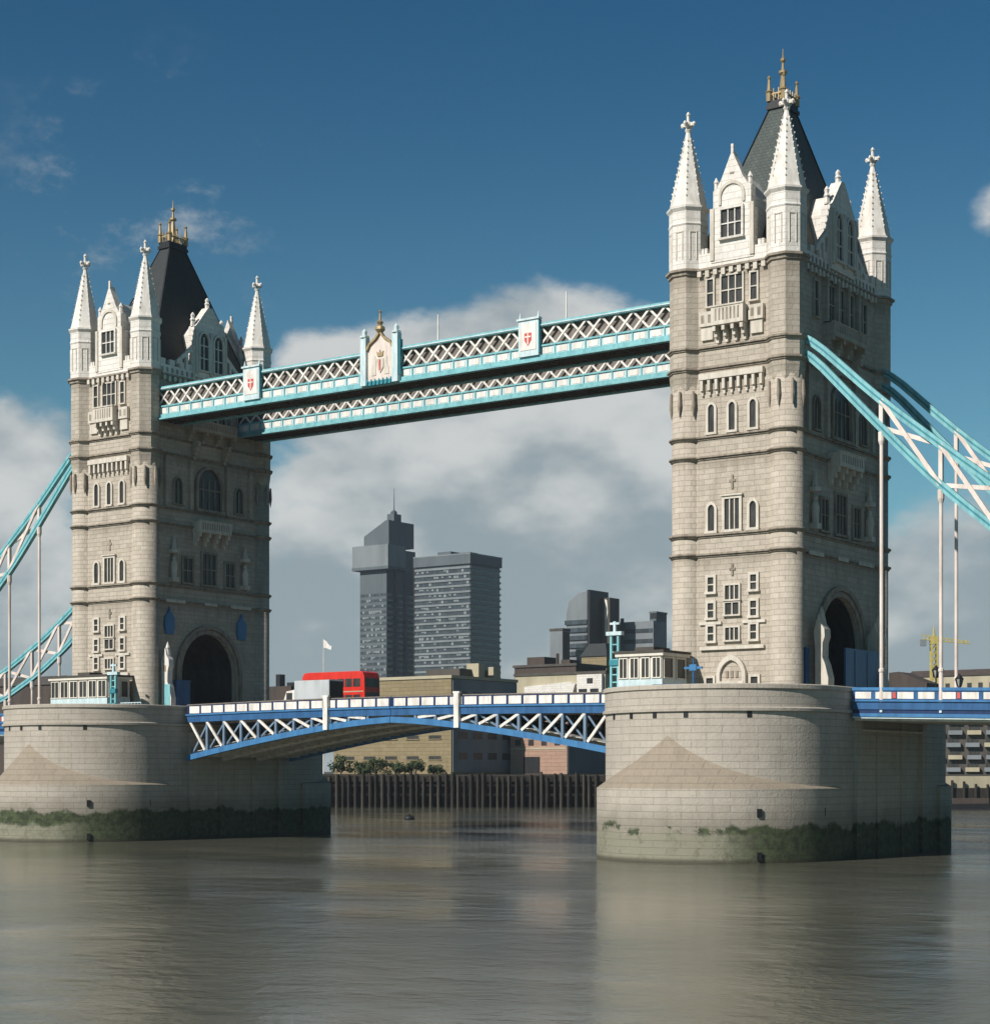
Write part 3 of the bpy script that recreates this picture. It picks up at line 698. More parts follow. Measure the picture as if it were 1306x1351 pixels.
# ------------------------------------------------------------------ high level walkways
ZK0, ZK1 = 49.0, 52.75
def build_walkway(y0, y1, front, label, crest):
    """y0..y1 is the width; lattice on both faces"""
    T = thing('high_walkway', label, 'walkway', ((XL+XR)/2, 0, ZK0), 0, 'high level walkways between the towers')
    xa, xb = XL+FX+.35, XR-FX-.35; cx = (xa+xb)/2
    def fix(o): o.parent = T; o.matrix_parent_inverse = Matrix.Translation((-(XL+XR)/2, 0, -ZK0)); return o
    m = MB().use('soffit'); m.box(xa, xb, y0+.25, y1-.25, ZK0+.12, ZK0+.5)
    x = xa+.6
    while x < xb-.4:
        m.box(x-.13, x+.13, y0+.25, y1-.25, ZK0-.12, ZK0+.12); x += 1.78
    for y in (y0+1.0, (y0+y1)/2, y1-1.0): m.box(xa, xb, y-.1, y+.1, ZK0-.2, ZK0+.12)
    fix(m.build('soffit'))
    m = MB().use('brown'); m.box(xa, xb, y0+.5, y0+.6, ZK0+1.4, ZK1-.55); m.box(xa, xb, y1-.6, y1-.5, ZK0+1.4, ZK1-.55); fix(m.build('inner_glazing'))
    m = MB().use('teal'); m.prism([(y0-.15, ZK1-.5), (y0-.15, ZK1-.12), ((y0+y1)/2, ZK1+.12), (y1+.15, ZK1-.12), (y1+.15, ZK1-.5)], 'x', xa, xb)
    m.use('paleblue'); m.box(xa, xb, y0-.22, y0-.15, ZK1-.42, ZK1-.3)
    fix(m.build('roof'))
    N = 39; pitch = (xb-xa)/N
    for yf, sg in ((y0, -1), (y1, 1)):
        A, B = sorted((yf, yf-sg*.25))
        m = MB().use('paleblue'); m.box(xa, xb, A, B, ZK0+.35, ZK0+1.25)
        m.use('teal'); a_, b_ = sorted((yf, yf+sg*.22)); m.box(xa, xb, a_, b_, ZK0-.05, ZK0+.38); a_, b_ = sorted((yf-sg*.2, yf+sg*.42)); m.box(xa, xb, a_, b_, ZK0-.22, ZK0-.06)
        a_, b_ = sorted((yf-sg*.1, yf+sg*.14)); m.box(xa, xb, a_, b_, ZK0+1.25, ZK0+1.42)
        for i in range(N+1):
            x = xa+pitch*i; a_, b_ = sorted((yf, yf+sg*.1)); m.box(max(x-.07, xa), min(x+.07, xb), a_, b_, ZK0+.38, ZK0+1.25)
        m.use('white')
        for i in range(N):
            x = xa+pitch*(i+.5); a_, b_ = sorted((yf, yf+sg*.04)); m.box(x-.55, x+.55, a_, b_, ZK0+.52, ZK0+1.1)
        fix(m.build('side_girder'))
        m = MB().use('white'); za, zb = ZK0+1.45, ZK1-.5
        for i in range(N):
            x = xa+pitch*i; ym = yf-sg*.1
            m.beam((x+.02, ym, za), (x+pitch-.02, ym, zb), .1, .21); m.beam((x+.02, ym-sg*.06, zb), (x+pitch-.02, ym-sg*.06, za), .1, .21)
        fix(m.build('lattice'))
    if crest:
        yf = y0-.12
        for xs in (21.4, 58.8):
            m = MB().use('paleblue'); m.box(xs-1.2, xs+1.2, yf-.35, y0-.02, ZK0+.4, ZK1+.25); m.use('white'); m.box(xs-.95, xs+.95, yf-.4, yf-.351, ZK0+1.0, ZK1-.05)
            m.use('paleblue'); m.box(xs-1.35, xs+1.35, yf-.5, y0-.02, ZK1+.25, ZK1+.45)
            m.lathe(xs-1.1, yf-.15, [(ZK1+.45, .16), (ZK1+.8, .1), (ZK1+1.1, .02)], 6); m.lathe(xs+1.1, yf-.15, [(ZK1+.45, .16), (ZK1+.8, .1), (ZK1+1.1, .02)], 6)
            m.use('teal_d'); m.box(xs+1.205, xs+1.3, yf-.3, y0-.02, ZK0+.6, ZK1+.2)
            pb = fix(m.build('shield_panel'))
            m = MB().use('redmark'); zc = ZK0+2.15
            m.prism([(xs-.42, zc+.55), (xs-.42, zc-.2), (xs, zc-.75), (xs+.42, zc-.2), (xs+.42, zc+.55)], 'y', yf-.43, yf-.401)
            m.use('white'); m.box(xs-.07, xs+.07, yf-.45, yf-.431, zc-.6, zc+.5); m.box(xs-.36, xs-.07, yf-.45, yf-.431, zc+.1, zc+.24); m.box(xs+.07, xs+.36, yf-.45, yf-.431, zc+.1, zc+.24)
            o = m.build('red_shield', pb)
        xs = 39.85
        m = MB().use('paleblue')
        for s in (-1, 1):
            m.box(xs+s*2.15-.38, xs+s*2.15+.38, yf-.6, y0-.02, ZK0-.1, ZK1+1.3); m.lathe(xs+s*2.15, yf-.3, [(ZK1+1.3, .5), (ZK1+1.5, .5), (ZK1+1.6, .25), (ZK1+2.0, .28), (ZK1+2.3, .04)], 8)
        m.use('teal_d'); m.box(xs+2.53, xs+2.7, yf-.4, y0-.02, ZK0+.6, ZK1+.6)
        m.use('teal_d'); m.box(xs-1.77, xs+1.77, yf-.5, y0-.02, ZK0-.15, ZK0+.3)
        for i in range(7): m.lathe(xs-1.6+i*.53, yf-.52, [(ZK0-.1, .1), (ZK0+.2, .16), (ZK0+.5, .06)], 6)
        cp = fix(m.build('crest_frame'))
        m = MB().use('pinkwhite'); m.prism([(xs-1.75, ZK0+.3), (xs-1.75, ZK1-.1), (xs-1.4, ZK1+.5), (xs-.5, ZK1+1.1), (xs, ZK1+1.75), (xs+.5, ZK1+1.1), (xs+1.4, ZK1+.5), (xs+1.75, ZK1-.1), (xs+1.75, ZK0+.3)], 'y', yf-.3, y0-.03)
        m.build('crest_panel', cp)
        m = MB().use('gold')
        ar = [(xs-1.75, ZK1-.1), (xs-1.4, ZK1+.5), (xs-.5, ZK1+1.1), (xs, ZK1+1.75), (xs+.5, ZK1+1.1), (xs+1.4, ZK1+.5), (xs+1.75, ZK1-.1)]
        for p, q in zip(ar, ar[1:]): m.beam((p[0], yf-.4, p[1]), (q[0], yf-.4, q[1]), .3, .22)
        m.lathe(xs, yf-.35, [(ZK1+1.6, .3), (ZK1+1.9, .55), (ZK1+2.2, .5), (ZK1+2.4, .2), (ZK1+2.7, .38), (ZK1+2.9, .14), (ZK1+3.7, .1), (ZK1+3.8, .2), (ZK1+4.0, .03)], 8)
        m.build('gilded_gable', cp)
        # carved shield with two supporters and a crown
        m = MB().use('trim'); yy = yf-.301
        m.prism([(xs-.45, ZK0+1.7), (xs-.45, ZK0+2.6), (xs+.45, ZK0+2.6), (xs+.45, ZK0+1.7), (xs, ZK0+1.1)], 'y', yy-.1, yy)
        for s in (-1, 1):
            m.prism([(xs+s*.6, ZK0+.9), (xs+s*.62, ZK0+1.8), (xs+s*.55, ZK0+2.5), (xs+s*.7, ZK0+3.0), (xs+s*.95, ZK0+2.8), (xs+s*.95, ZK0+2.2), (xs+s*1.15, ZK0+1.6), (xs+s*1.2, ZK0+.9)], 'y', yy-.06, yy)
        m.use('gold'); m.prism([(xs-.35, ZK0+2.85), (xs-.45, ZK0+3.4), (xs-.15, ZK0+3.15), (xs, ZK0+3.55), (xs+.15, ZK0+3.15), (xs+.45, ZK0+3.4), (xs+.35, ZK0+2.85)], 'y', yy-.1, yy)
        m.use('redmark'); m.box(xs-.1, xs+.1, yy-.14, yy-.101, ZK0+1.4, ZK0+2.5)
        m.build('carved_arms', cp)
        for xp in (45.4, 61.5):
            m = MB().use('white'); m.lathe(xp, (y0+y1)/2+.5, [(ZK1, .1), (ZK1+3.3, .07)], 8); fix(m.build('flagpole'))
    return T
build_walkway(-8.75, -5.0, True, 'front high walkway with a central crest panel and two red marked shields', True)
build_walkway(5.0, 8.75, False, 'rear high walkway, its lattice showing below the front one', False)

# ------------------------------------------------------------------ suspension chains
def interp(tab, x):
    for (a, b), (c, d_) in zip(tab, tab[1:]):
        if a <= x <= c: return b+(d_-b)*(x-a)/(c-a)
    return tab[-1][1]
def smoothtab(tab, n=44):
    out = []
    for i in range(n+1):
        s = tab[0][0]+(tab[-1][0]-tab[0][0])*i/n
        z = sum(interp(tab, min(max(s+k, tab[0][0]), tab[-1][0])) for k in (-2, -1, 0, 1, 2))/5
        out.append((s, z))
    return out
TOPT = smoothtab([(6.0, 40.2), (8.5, 37.95), (14, 32.75), (21.5, 26.7), (28, 21.7), (35, 17.3), (42.5, 13.45), (52, 10.0), (60, 8.6)])
BOTT = smoothtab([(6.0, 39.0), (8.5, 36.3), (14, 30.4), (19.3, 24.9), (23.8, 21.1), (28, 17.5), (35, 13.2), (42.5, 9.8), (52, 7.6), (60, 7.6)])
def build_chain(X0, sx, y, label, dk):
    T = thing('suspension_chain', label, 'suspension chain', (X0+sx*6.5, y, 0), 0, 'suspension chains of the side spans')
    def fix(o): o.parent = T; o.matrix_parent_inverse = Matrix.Translation((-(X0+sx*6.5), -y, 0)); return o
    def pt(tab, s, dy=0): return (X0+sx*s, y+dy, interp(tab, s)+Z0)
    for tab, nm in ((TOPT, 'top_chord'), (BOTT, 'bottom_chord')):
        m = MB().use('teal')
        for (s0, z0), (s1, z1) in zip(tab, tab[1:]):
            p, q = pt(tab, s0), pt(tab, s1)
            m.beam(p, q, .5, .72)
            m.use('teal_d'); m.beam((p[0], p[1]-.265, p[2]), (q[0], q[1]-.265, q[2]), .012, .16); m.use('teal')
        fix(m.build(nm))
    m = MB().use('pinkwhite'); br = [14+5.5*i for i in range(9)]
    for i, s in enumerate(br):
        m.beam(pt(BOTT, s), pt(TOPT, s), .36, .36)
        if i < len(br)-1:
            t_ = br[i+1]
            m.beam(pt(TOPT, s, -.16), pt(BOTT, t_, -.16), .2, .38); m.beam(pt(BOTT, s, .14), pt(TOPT, t_, .14), .2, .38)
    fix(m.build('web_bracing'))
    for s in br[:7]:
        top = interp(BOTT, s)+Z0-.4; bot = deck_top(abs(s)) - 1.3
        if top < bot+.6: continue
        m = MB().use('pinkwhite'); x = X0+sx*s
        m.lathe(x, y, [(bot, .2), (bot+2.6, .2), (bot+2.7, .26), (bot+2.9, .26), (bot+3.0, .17), (top-1.2, .17), (top-.8, .3), (top, .3)], 10)
        fix(m.build('hanger'))
    return T
def deck_top(s):          # top of the railing along a side span, s metres out from the tower's middle
    return 15.35-.027*max(0, s-11)
for X0, sx, nm in ((XR, 1, 'right'), (XL, -1, 'left')):
    for y, w in ((-8.9, 'near'), (8.9, 'far')):
        lab = {('right', 'near'): 'turquoise suspension chain crossing the shaded face of the nearer tower', ('right', 'far'): 'turquoise suspension chain emerging behind the nearer tower at the right edge',
               ('left', 'near'): 'suspension chain with white hangers falling left from the farther tower', ('left', 'far'): 'low suspension chain passing behind the cabin on the farther pier'}[(nm, w)]
        build_chain(X0, sx, y, lab, None)

# ------------------------------------------------------------------ decks
def build_side_deck(X0, sx, label, L=75.0):
    T = thing('side_span_deck', label, 'bridge deck', (X0+sx*11.2, 0, 13), 0, 'side span decks of the bridge')
    def fix(o): o.parent = T; o.matrix_parent_inverse = Matrix.Translation((-(X0+sx*11.2), 0, -13)); return o
    s0, s1 = 11.25, 11.25+L
    def strip(m, y0, y1, a, b, sa=s0, sb=s1):
        """sloping bar between stations sa, sb; a, b = bottom and top measured down from the rail top"""
        za, zb = deck_top(sa), deck_top(sb); xa, xb = X0+sx*sa, X0+sx*sb
        m.add([(xa,y0,za-a),(xb,y0,zb-a),(xb,y1,zb-a),(xa,y1,za-a),(xa,y0,za-b),(xb,y0,zb-b),(xb,y1,zb-b),(xa,y1,za-b)],
              [(0,3,2,1),(4,5,6,7),(0,1,5,4),(1,2,6,5),(2,3,7,6),(3,0,4,7)])
    m = MB().use('asphalt'); strip(m, -8.6, 8.6, 1.75, 1.2); fix(m.build('road_slab'))
    m = MB().use('rib'); 
    s = s0+1
    while s < s1: strip(m, -8.5, 8.5, 2.5, 1.76, s, s+.3); s += 2.75
    strip(m, -8.55, 8.55, 2.95, 2.75); fix(m.build('floor_beams'))
    for sg in (-1, 1):
        a, b = sorted((sg*8.6, sg*9.0))
        m = MB().use('blue'); strip(m, a, b, 1.95, 1.1); m.use('blue_l'); strip(m, *sorted((sg*8.95, sg*9.15)), 1.25, 1.1)
        m.use('blue_d'); strip(m, *sorted((sg*8.6, sg*8.9)), 2.3, 1.95); m.use('blue_l'); strip(m, *sorted((sg*8.55, sg*9.05)), 2.6, 2.3); m.use('paleblue'); strip(m, *sorted((sg*8.5, sg*8.95)), 2.75, 2.6)
        m.use('blue'); s = s0+1.0
        fix(m.build('edge_girder'))
        m = MB().use('blue_l'); strip(m, *sorted((sg*8.78, sg*9.06)), .28, 0); m.use('blue'); strip(m, *sorted((sg*8.84, sg*8.96)), 1.1, .28); fix(m.build('railing'))
        m = MB().use('white'); s = s0+.3; i = 0
        while s < s1-2:
            w = 1.5
            strip(m, *sorted((sg*8.96, sg*9.01)), 1.0, .40, s, s+w)
            if i % 3 == 1:
                m.use('redmark'); strip(m, *sorted((sg*8.96, sg*9.04)), .95, .42, s+w+.12, s+w+.42); m.use('white')
            s += w+(.55 if i % 3 == 1 else .42); i += 1
        fix(m.build('railing_panels'))
        m = MB().use('paleblue')
        for s in (14, 19.5, 25, 30.5, 36): strip(m, *sorted((sg*8.9, sg*9.06)), 2.2, 2.0, s-.12, s+.12)
        fix(m.build('hanger_seat'))
    return T
build_side_deck(XR, 1, 'blue side span deck with white rail panels at the right edge')
build_side_deck(XL, -1, 'side span deck running off left behind the farther pier')

XM = (XL+XR)/2
def rail_top(x): return 15.52+.28*(1-((x-XM)/30.0)**2)
def chord_z(x): return 13.25-3.75*(abs(x-XM)/28.8)**1.4
def build_leaf(sx, label):
    xe = XM+sx*29.9; T = thing('bascule_leaf', label, 'bascule leaf', (xe, 0, 14), 0, 'opening leaves of the central span')
    def fix(o): o.parent = T; o.matrix_parent_inverse = Matrix.Translation((-xe, 0, -14)); return o
    N = 10; xs = [XM+sx*(.04+29.86*i/N) for i in range(N+1)]
    def strip(m, y0, y1, fa, fb, x_=None):
        for p, q in zip(xs, xs[1:]):
            m.add([(p,y0,fa(p)),(q,y0,fa(q)),(q,y1,fa(q)),(p,y1,fa(p)),(p,y0,fb(p)),(q,y0,fb(q)),(q,y1,fb(q)),(p,y1,fb(p))],
                  [(0,3,2,1),(4,5,6,7),(0,1,5,4),(2,3,7,6)]+([(3,0,4,7)] if p == xs[0] else [])+([(1,2,6,5)] if q == xs[-1] else []))
    m = MB().use('asphalt'); strip(m, -8.6, 8.6, lambda x: rail_top(x)-1.7, lambda x: rail_top(x)-1.2); fix(m.build('road_slab'))
    for y in (-8.85, -3.0, 3.0, 8.85):
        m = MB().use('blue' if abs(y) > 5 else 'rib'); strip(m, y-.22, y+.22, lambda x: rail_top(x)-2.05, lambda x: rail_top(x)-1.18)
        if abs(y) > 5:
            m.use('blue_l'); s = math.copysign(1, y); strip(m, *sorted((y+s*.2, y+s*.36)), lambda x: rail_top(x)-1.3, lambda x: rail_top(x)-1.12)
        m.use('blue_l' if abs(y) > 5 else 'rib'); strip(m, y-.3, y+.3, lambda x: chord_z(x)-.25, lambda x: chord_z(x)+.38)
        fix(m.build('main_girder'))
        m = MB()
        st = [XM+sx*(3.2+2.62*i) for i in range(11)]
        for i, (p, q) in enumerate(zip(st, st[1:])):
            zt_, zb = rail_top(p)-2.0, chord_z(p)+.35
            if zt_-zb < .25: continue
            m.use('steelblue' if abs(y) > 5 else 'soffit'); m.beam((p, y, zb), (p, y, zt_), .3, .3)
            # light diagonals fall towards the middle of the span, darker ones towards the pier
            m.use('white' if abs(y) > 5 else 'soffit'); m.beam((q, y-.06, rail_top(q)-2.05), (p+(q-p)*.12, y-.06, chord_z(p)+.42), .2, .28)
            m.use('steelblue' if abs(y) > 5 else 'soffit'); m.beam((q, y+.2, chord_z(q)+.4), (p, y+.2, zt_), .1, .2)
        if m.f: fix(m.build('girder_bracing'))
    m = MB().use('rib'); x = XM+sx*1.2; i = 0
    while abs(x-XM) < 29.4:
        z = chord_z(x); m.box(x-.16, x+.16, -8.5, 8.5, z-.1, z+.32); x += sx*1.42; i += 1
    for y in (-6.6, -4.8, -1.2, 1.2, 4.8, 6.6): strip(m, y-.14, y+.14, lambda x: chord_z(x)+.33, lambda x: chord_z(x)+.62)
    fix(m.build('cross_ribs'))
    m = MB().use('rib'); strip(m, -8.4, 8.4, lambda x: chord_z(x)+.66, lambda x: chord_z(x)+.72); fix(m.build('buckle_plates'))
    for sg in (-1, 1):
        m = MB().use('blue_d'); strip(m, *sorted((sg*8.82, sg*8.92)), lambda x: rail_top(x)-1.15, lambda x: rail_top(x)-.12)
        m.use('brown'); strip(m, *sorted((sg*8.76, sg*8.98)), lambda x: rail_top(x)-.12, lambda x: rail_top(x)); fix(m.build('railing'))
        m = MB().use('white'); x = .35
        while x < 29.2:
            p, q = XM+sx*x, XM+sx*(x+1.55); z = rail_top((p+q)/2); y0, y1 = sorted((sg*8.92, sg*8.97))
            a, b = min(p, q), max(p, q); m.box(a, b, y0, y1, z-1.05, z-.24); x += 1.84
        fix(m.build('railing_panels'))
        m = MB().use('white'); x = XM+sx*8.8; y0, y1 = sorted((sg*8.98, sg*9.4)); m.box(x-.3, x+.3, y0, y1, chord_z(x)-.2, rail_top(x)+.12); m.box(x-.42, x+.42, y0, y1+.0, rail_top(x)+.12, rail_top(x)+.3)
        fix(m.build('white_post'))
    return T
build_leaf(-1, 'left leaf of the low central span, its underside showing beside the farther pier')
build_leaf(1, 'right leaf of the low central span, meeting the nearer pier')

# ------------------------------------------------------------------ things on the bridge
def cabin(name, x0, x1, y0, y1, zt, label, bays, mat_side):
    T = thing(name, label, 'control cabin', ((x0+x1)/2, (y0+y1)/2, Zb), 0, 'control cabins on the piers')
    def fix(o): o.parent = T; o.matrix_parent_inverse = Matrix.Translation((-(x0+x1)/2, -(y0+y1)/2, -Zb)); return o
    m = MB().use('cabin'); zs = Zb+2.1
    m.use(mat_side); m.box(x0, x1, y0, y1, Zb, zs); m.use('cabin'); m.box(x0+.05, x1-.05, y0+.05, y1-.05, zs, zt)
    fix(m.build('cabin_wall'))
    m = MB().use('greyroof'); m.box(x0-.3, x1+.3, y0-.3, y1+.3, zt, zt+.22); m.use('cabin'); m.box(x0-.2, x1+.2, y0-.2, y1+.2, zt-.3, zt-.002)
    m.use('greyroof'); m.box((x0+x1)/2-1, (x0+x1)/2+1, y0+.8, y1-.8, zt+.22, zt+.6)
    fix(m.build('cabin_roof'))
    w = (x1-x0)/bays
    for i in range(bays):
        f = MB().use('cabin'); a, b = x0+w*i+.22, x0+w*(i+1)-.22
        f.box(a-.1, a, y0-.05, y0+.05, zs+.1, zt-.5); f.box(b, b+.1, y0-.05, y0+.05, zs+.1, zt-.5); f.box(a-.1, b+.1, y0-.05, y0+.05, zt-.5, zt-.4); f.box(a-.15, b+.15, y0-.1, y0+.05, zs, zs+.1)
        f.box((a+b)/2-.04, (a+b)/2+.04, y0-.04, y0+.05, zs+.1, zt-.5)
        o = fix(f.build('window')); g = MB().use('pane'); g.box(a, b, y0+.03, y0+.048, zs+.1, zt-.5); g.build('pane', o)
    n2 = 2; w = (y1-y0)/n2
    for i in range(n2):
        f = MB().use('cabin'); a, b = y0+w*i+.4, y0+w*(i+1)-.4
        f.box(x1-.05, x1+.05, a-.12, a, zs+.1, zt-.5); f.box(x1-.05, x1+.05, b, b+.12, zs+.1, zt-.5); f.box(x1-.05, x1+.05, a-.12, b+.12, zt-.5, zt-.38); f.box(x1-.05, x1+.1, a-.15, b+.15, zs, zs+.1)
        o = fix(f.build('window')); g = MB().use('pane'); g.box(x1-.048, x1-.03, a, b, zs+.1, zt-.5); g.build('pane', o)
    return T
cabin('control_cabin', 73.4, 78.1, -16.0, -11.4, 18.7, 'cream control cabin with a dark shaded side on the nearer pier', 4, 'paleblue')
cabin('control_cabin', -5.0, 4.5, -15.0, -11.4, 18.75, 'long low cream cabin with a pale blue base on the farther pier', 6, 'paleblue')

def signal_mast(x, y, h, label, w=.8):
    T = thing('signal_mast', label, 'signal mast', (x, y, Zb))
    m = MB().use('teal'); 
    for sx in (-1, 1):
        m.box(sx*w/2-.11, sx*w/2+.11, -.13, .13, 0, h)
    for i in range(int(h/.7)): m.box(-w/2+.11, w/2-.11, -.08, .08, .4+i*.7, .52+i*.7)
    m.build('mast_frame', T)
    m = MB().use('paleblue'); m.box(-w/2-.45, w/2+.45, -.25, .25, h, h+.35); m.box(-.12, .12, -.12, .12, h+.35, h+1.3); m.box(-.5, .5, -.1, .1, h+1.0, h+1.2); m.build('mast_head', T)
    m = MB().use('teal_d'); m.box(-w/2-.2, w/2+.2, -.3, .3, 0, 1.4); m.box(-w/2-.12, w/2+.12, -.22, .22, h*.55, h*.55+.5); m.build('mast_base', T)
    return T
signal_mast(72.9, -15.7, 6.2, 'tall turquoise ladder mast beside the cream cabin on the nearer pier', .75)
signal_mast(5.6, -15.0, 4.6, 'turquoise mast between the long cabin and the farther tower', .7)
T = thing('signal_post', 'thin blue signal post with a crossbar in front of the nearer tower', 'signal post', (81.9, -17.0, Zb))
m = MB().use('blue'); m.lathe(0, 0, [(0, .12), (3.7, .09)], 8); m.build('post', T)
m = MB().use('blue_l'); m.box(-.9, .9, -.1, .1, 2.75, 2.95); m.box(-.35, .35, -.16, .16, 2.6, 3.15); m.build('crossbar', T)
T = thing('pier_railing', 'low blue railing on the nearer pier between cabin and tower', 'railing', (79.5, -16, Zb))
m = MB().use('blue')
for i in range(6): m.beam((-.9+i*.62, -2.6-.0*i, 0), (-.9+i*.62, -2.6, 1.35), .07)
m.beam((-.9, -2.6, 1.35), (2.2, -2.6, 1.35), .08); m.beam((-.9, -2.6, .75), (2.2, -2.6, .75), .06); m.build('rail', T)
T = thing('pier_railing', 'low pale blue railing on the farther pier in front of its tower', 'railing', (7.6, -14.5, Zb))
m = MB().use('paleblue')
for i in range(8): m.beam((-1.6+i*.5, 0, 0), (-1.6+i*.5, 0, 1.4), .07)
m.beam((-1.6, 0, 1.4), (1.9, 0, 1.4), .1); m.box(-1.5, 1.8, -.03, .03, .2, 1.1); m.build('rail', T)

def street_lamp(x, y, z, h, label):
    T = thing('street_lamp', label, 'street lamp', (x, y, z), 0, 'lamp posts along the right side span')
    m = MB().use('black'); m.lathe(0, 0, [(0, .2), (.6, .2), (.7, .1), (h-1.2, .07)], 8); m.build('post', T)
    m = MB().use('lamp'); m.lathe(0, 0, [(h-1.1, .16), (h-.45, .34)], 6); m.build('lantern', T)
    m = MB().use('black'); m.lathe(0, 0, [(h-1.2, .22), (h-1.1, .2)], 6); m.lathe(0, 0, [(h-.45, .42), (h-.2, .2), (h, .03)], 6)
    for i in range(6):
        a = i*math.pi/3; m.beam((.2*math.cos(a), .2*math.sin(a), h-1.12), (.38*math.cos(a), .38*math.sin(a), h-.42), .07)
    m.build('lantern_frame', T); return T
street_lamp(96.6, 3.0, 13.7, 4.1, 'dark lamp post just right of the nearer tower, against low roofs')
street_lamp(100.4, -1.0, 13.6, 3.1, 'dark lantern with a round head in front of the rear hanger')

# bus
def build_bus():
    T = thing('double_decker_bus', 'red double decker bus crossing the central span behind a pale van', 'bus', (24.2, 3.0, 14.4))
    L, Wd, H_ = 9.4, 2.8, 4.95
    m = MB().use('red')
    prof = [(-L/2, .55), (-L/2, H_-.5), (-L/2+.25, H_-.12), (-L/2+.7, H_), (L/2-.8, H_), (L/2-.3, H_-.15), (L/2-.05, H_-.7), (L/2, 2.6), (L/2, .55)]
    m.prism(prof, 'y', -Wd/2, Wd/2); m.build('body', T, .05)
    for z0, z1, nm in ((1.35, 2.25, 'lower'), (3.15, 4.1, 'upper')):
        m = MB().use('pane')
        for i in range(7):
            a = -L/2+.5+i*1.2
            for s in (-1, 1): m.box(a, a+1.05, *sorted((s*(Wd/2), s*(Wd/2+.02))), z0, z1)
        m.build('side_windows', T)
    m = MB().use('pane'); m.box(L/2-.02, L/2+.03, -1.2, 1.2, 1.4, 2.5); m.box(L/2-.1, L/2+.02, -1.2, 1.2, 3.1, 4.1); m.build('front_windows', T)
    m = MB().use('cream')
    for s in (-1, 1): m.box(-L/2+.3, L/2-.2, *sorted((s*(Wd/2), s*(Wd/2+.015))), 2.55, 2.68)
    m.build('waist_band', T)
    m = MB().use('white'); m.box(-1.3, .3, -Wd/2-.03, -Wd/2, 2.72, 3.05); m.build('side_panel', T)
    for x in (-2.6, 2.9):
        for s in (-1, 1):
            m = MB().use('rubber'); c = s*(Wd/2-.12)
            pts = [(x+.55*math.cos(i*math.pi/8), .55+.55*math.sin(i*math.pi/8)) for i in range(16)]
            m.prism(pts, 'y', c-.15, c+.15); w_ = m.build('wheel', T)
            m = MB().use('red'); pts = [(x+.25*math.cos(i*math.pi/6), .55+.25*math.sin(i*math.pi/6)) for i in range(12)]; m.prism(pts, 'y', c-.17, c+.17); m.build('hub', w_)
    m = MB().use('lamp')
    for s in (-1, 1):
        o = MB().use('lamp'); o.box(L/2, L/2+.05, s*.95-.15, s*.95+.15, .9, 1.15); o.build('headlight', T)
    return T
build_bus()
def build_van():
    T = thing('box_van', 'pale grey box van in front of the red bus on the central span', 'van', (24.6, -2.2, 14.4))
    m = MB().use('greyvan'); m.box(-1.9, 3.3, -1.25, 1.25, .7, 3.75); m.build('cargo_box', T, .05)
    m = MB().use('greyroof'); m.box(3.3, 3.34, -1.15, 1.15, .8, 3.6); m.box(3.34, 3.37, -.03, .03, .85, 3.55); m.build('rear_door', T)  # rear door coloured dark to carry the shade on that end
    m = MB().use('white'); m.prism([(-3.7, .6), (-3.7, 1.5), (-3.2, 2.6), (-1.95, 2.75), (-1.95, .6)], 'y', -1.1, 1.1); cb = m.build('cab', T, .06)
    m = MB().use('pane'); m.box(-3.2, -2.3, -1.12, -1.1, 1.6, 2.4); m.box(-3.2, -2.3, 1.1, 1.12, 1.6, 2.4); m.build('window', cb)
    for x in (-2.9, 2.0):
        for s in (-1, 1):
            m = MB().use('rubber'); pts = [(x+.45*math.cos(i*math.pi/8), .45+.45*math.sin(i*math.pi/8)) for i in range(16)]
            m.prism(pts, 'y', s*1.1-.14, s*1.1+.14); m.build('wheel', T)
    m = MB().use('black'); m.box(-3.4, 3.2, -.9, .9, .4, .65); m.build('chassis', T)
    return T
build_van()

# ------------------------------------------------------------------ water, land
def water_mat():
    m, n, b = base_mat('river_water', .05, 0, .5)
    g = n.new('ShaderNodeNewGeometry'); P = g.outputs['Position']
    mp = n.new('ShaderNodeMapping'); n.link(P, mp.inputs[0]); mp.inputs['Rotation'].default_value = (0, 0, -YAW)
    mp.inputs['Scale'].default_value = (.75, 1.0, 1)
    big = n.noise(mp.outputs[0], .035, 4, .5)
    n.link(n.mix(n.ramp(big, .35, .65), (.128, .124, .09), (.10, .102, .077)), b.inputs['Base Color'])
    h = n.math('ADD', n.math('MULTIPLY', n.noise(mp.outputs[0], .32, 3, .5), .7), n.math('MULTIPLY', n.noise(mp.outputs[0], 1.2, 6, .62), .5))
    h = n.math('ADD', h, n.math('MULTIPLY', n.noise(mp.outputs[0], .09, 2, .5), .5))
    h = n.math('ADD', h, n.math('MULTIPLY', n.noise(mp.outputs[0], 3.4, 4, .6), .16))
    calm = n.ramp(n.noise(mp.outputs[0], .03, 5, .6), .36, .66, .25, 1.2)
    bp = n.new('ShaderNodeBump'); bp.inputs['Strength'].default_value = 1.0
    bp.inputs['Distance'].default_value = .19
    n.link(n.math('MULTIPLY', h, calm), bp.inputs['Height']); n.link(bp.outputs[0], b.inputs['Normal'])
    b.inputs['IOR'].default_value = 1.33
    return m
M['water'] = water_mat()
BW = 400.0           # distance across to the far bank
m = MB().use('water')
def quad(m, u0, u1, w0, w1, z):
    m.add([bank(u0, w0, z), bank(u1, w0, z), bank(u1, w1, z), bank(u0, w1, z)], [(0, 1, 2, 3)])
quad(m, -1500, 1500, -60, BW+14, 0.0); struct(m.build('river_water'))
m = MB().use('greyroof')
m.use('cityground'); lv = []
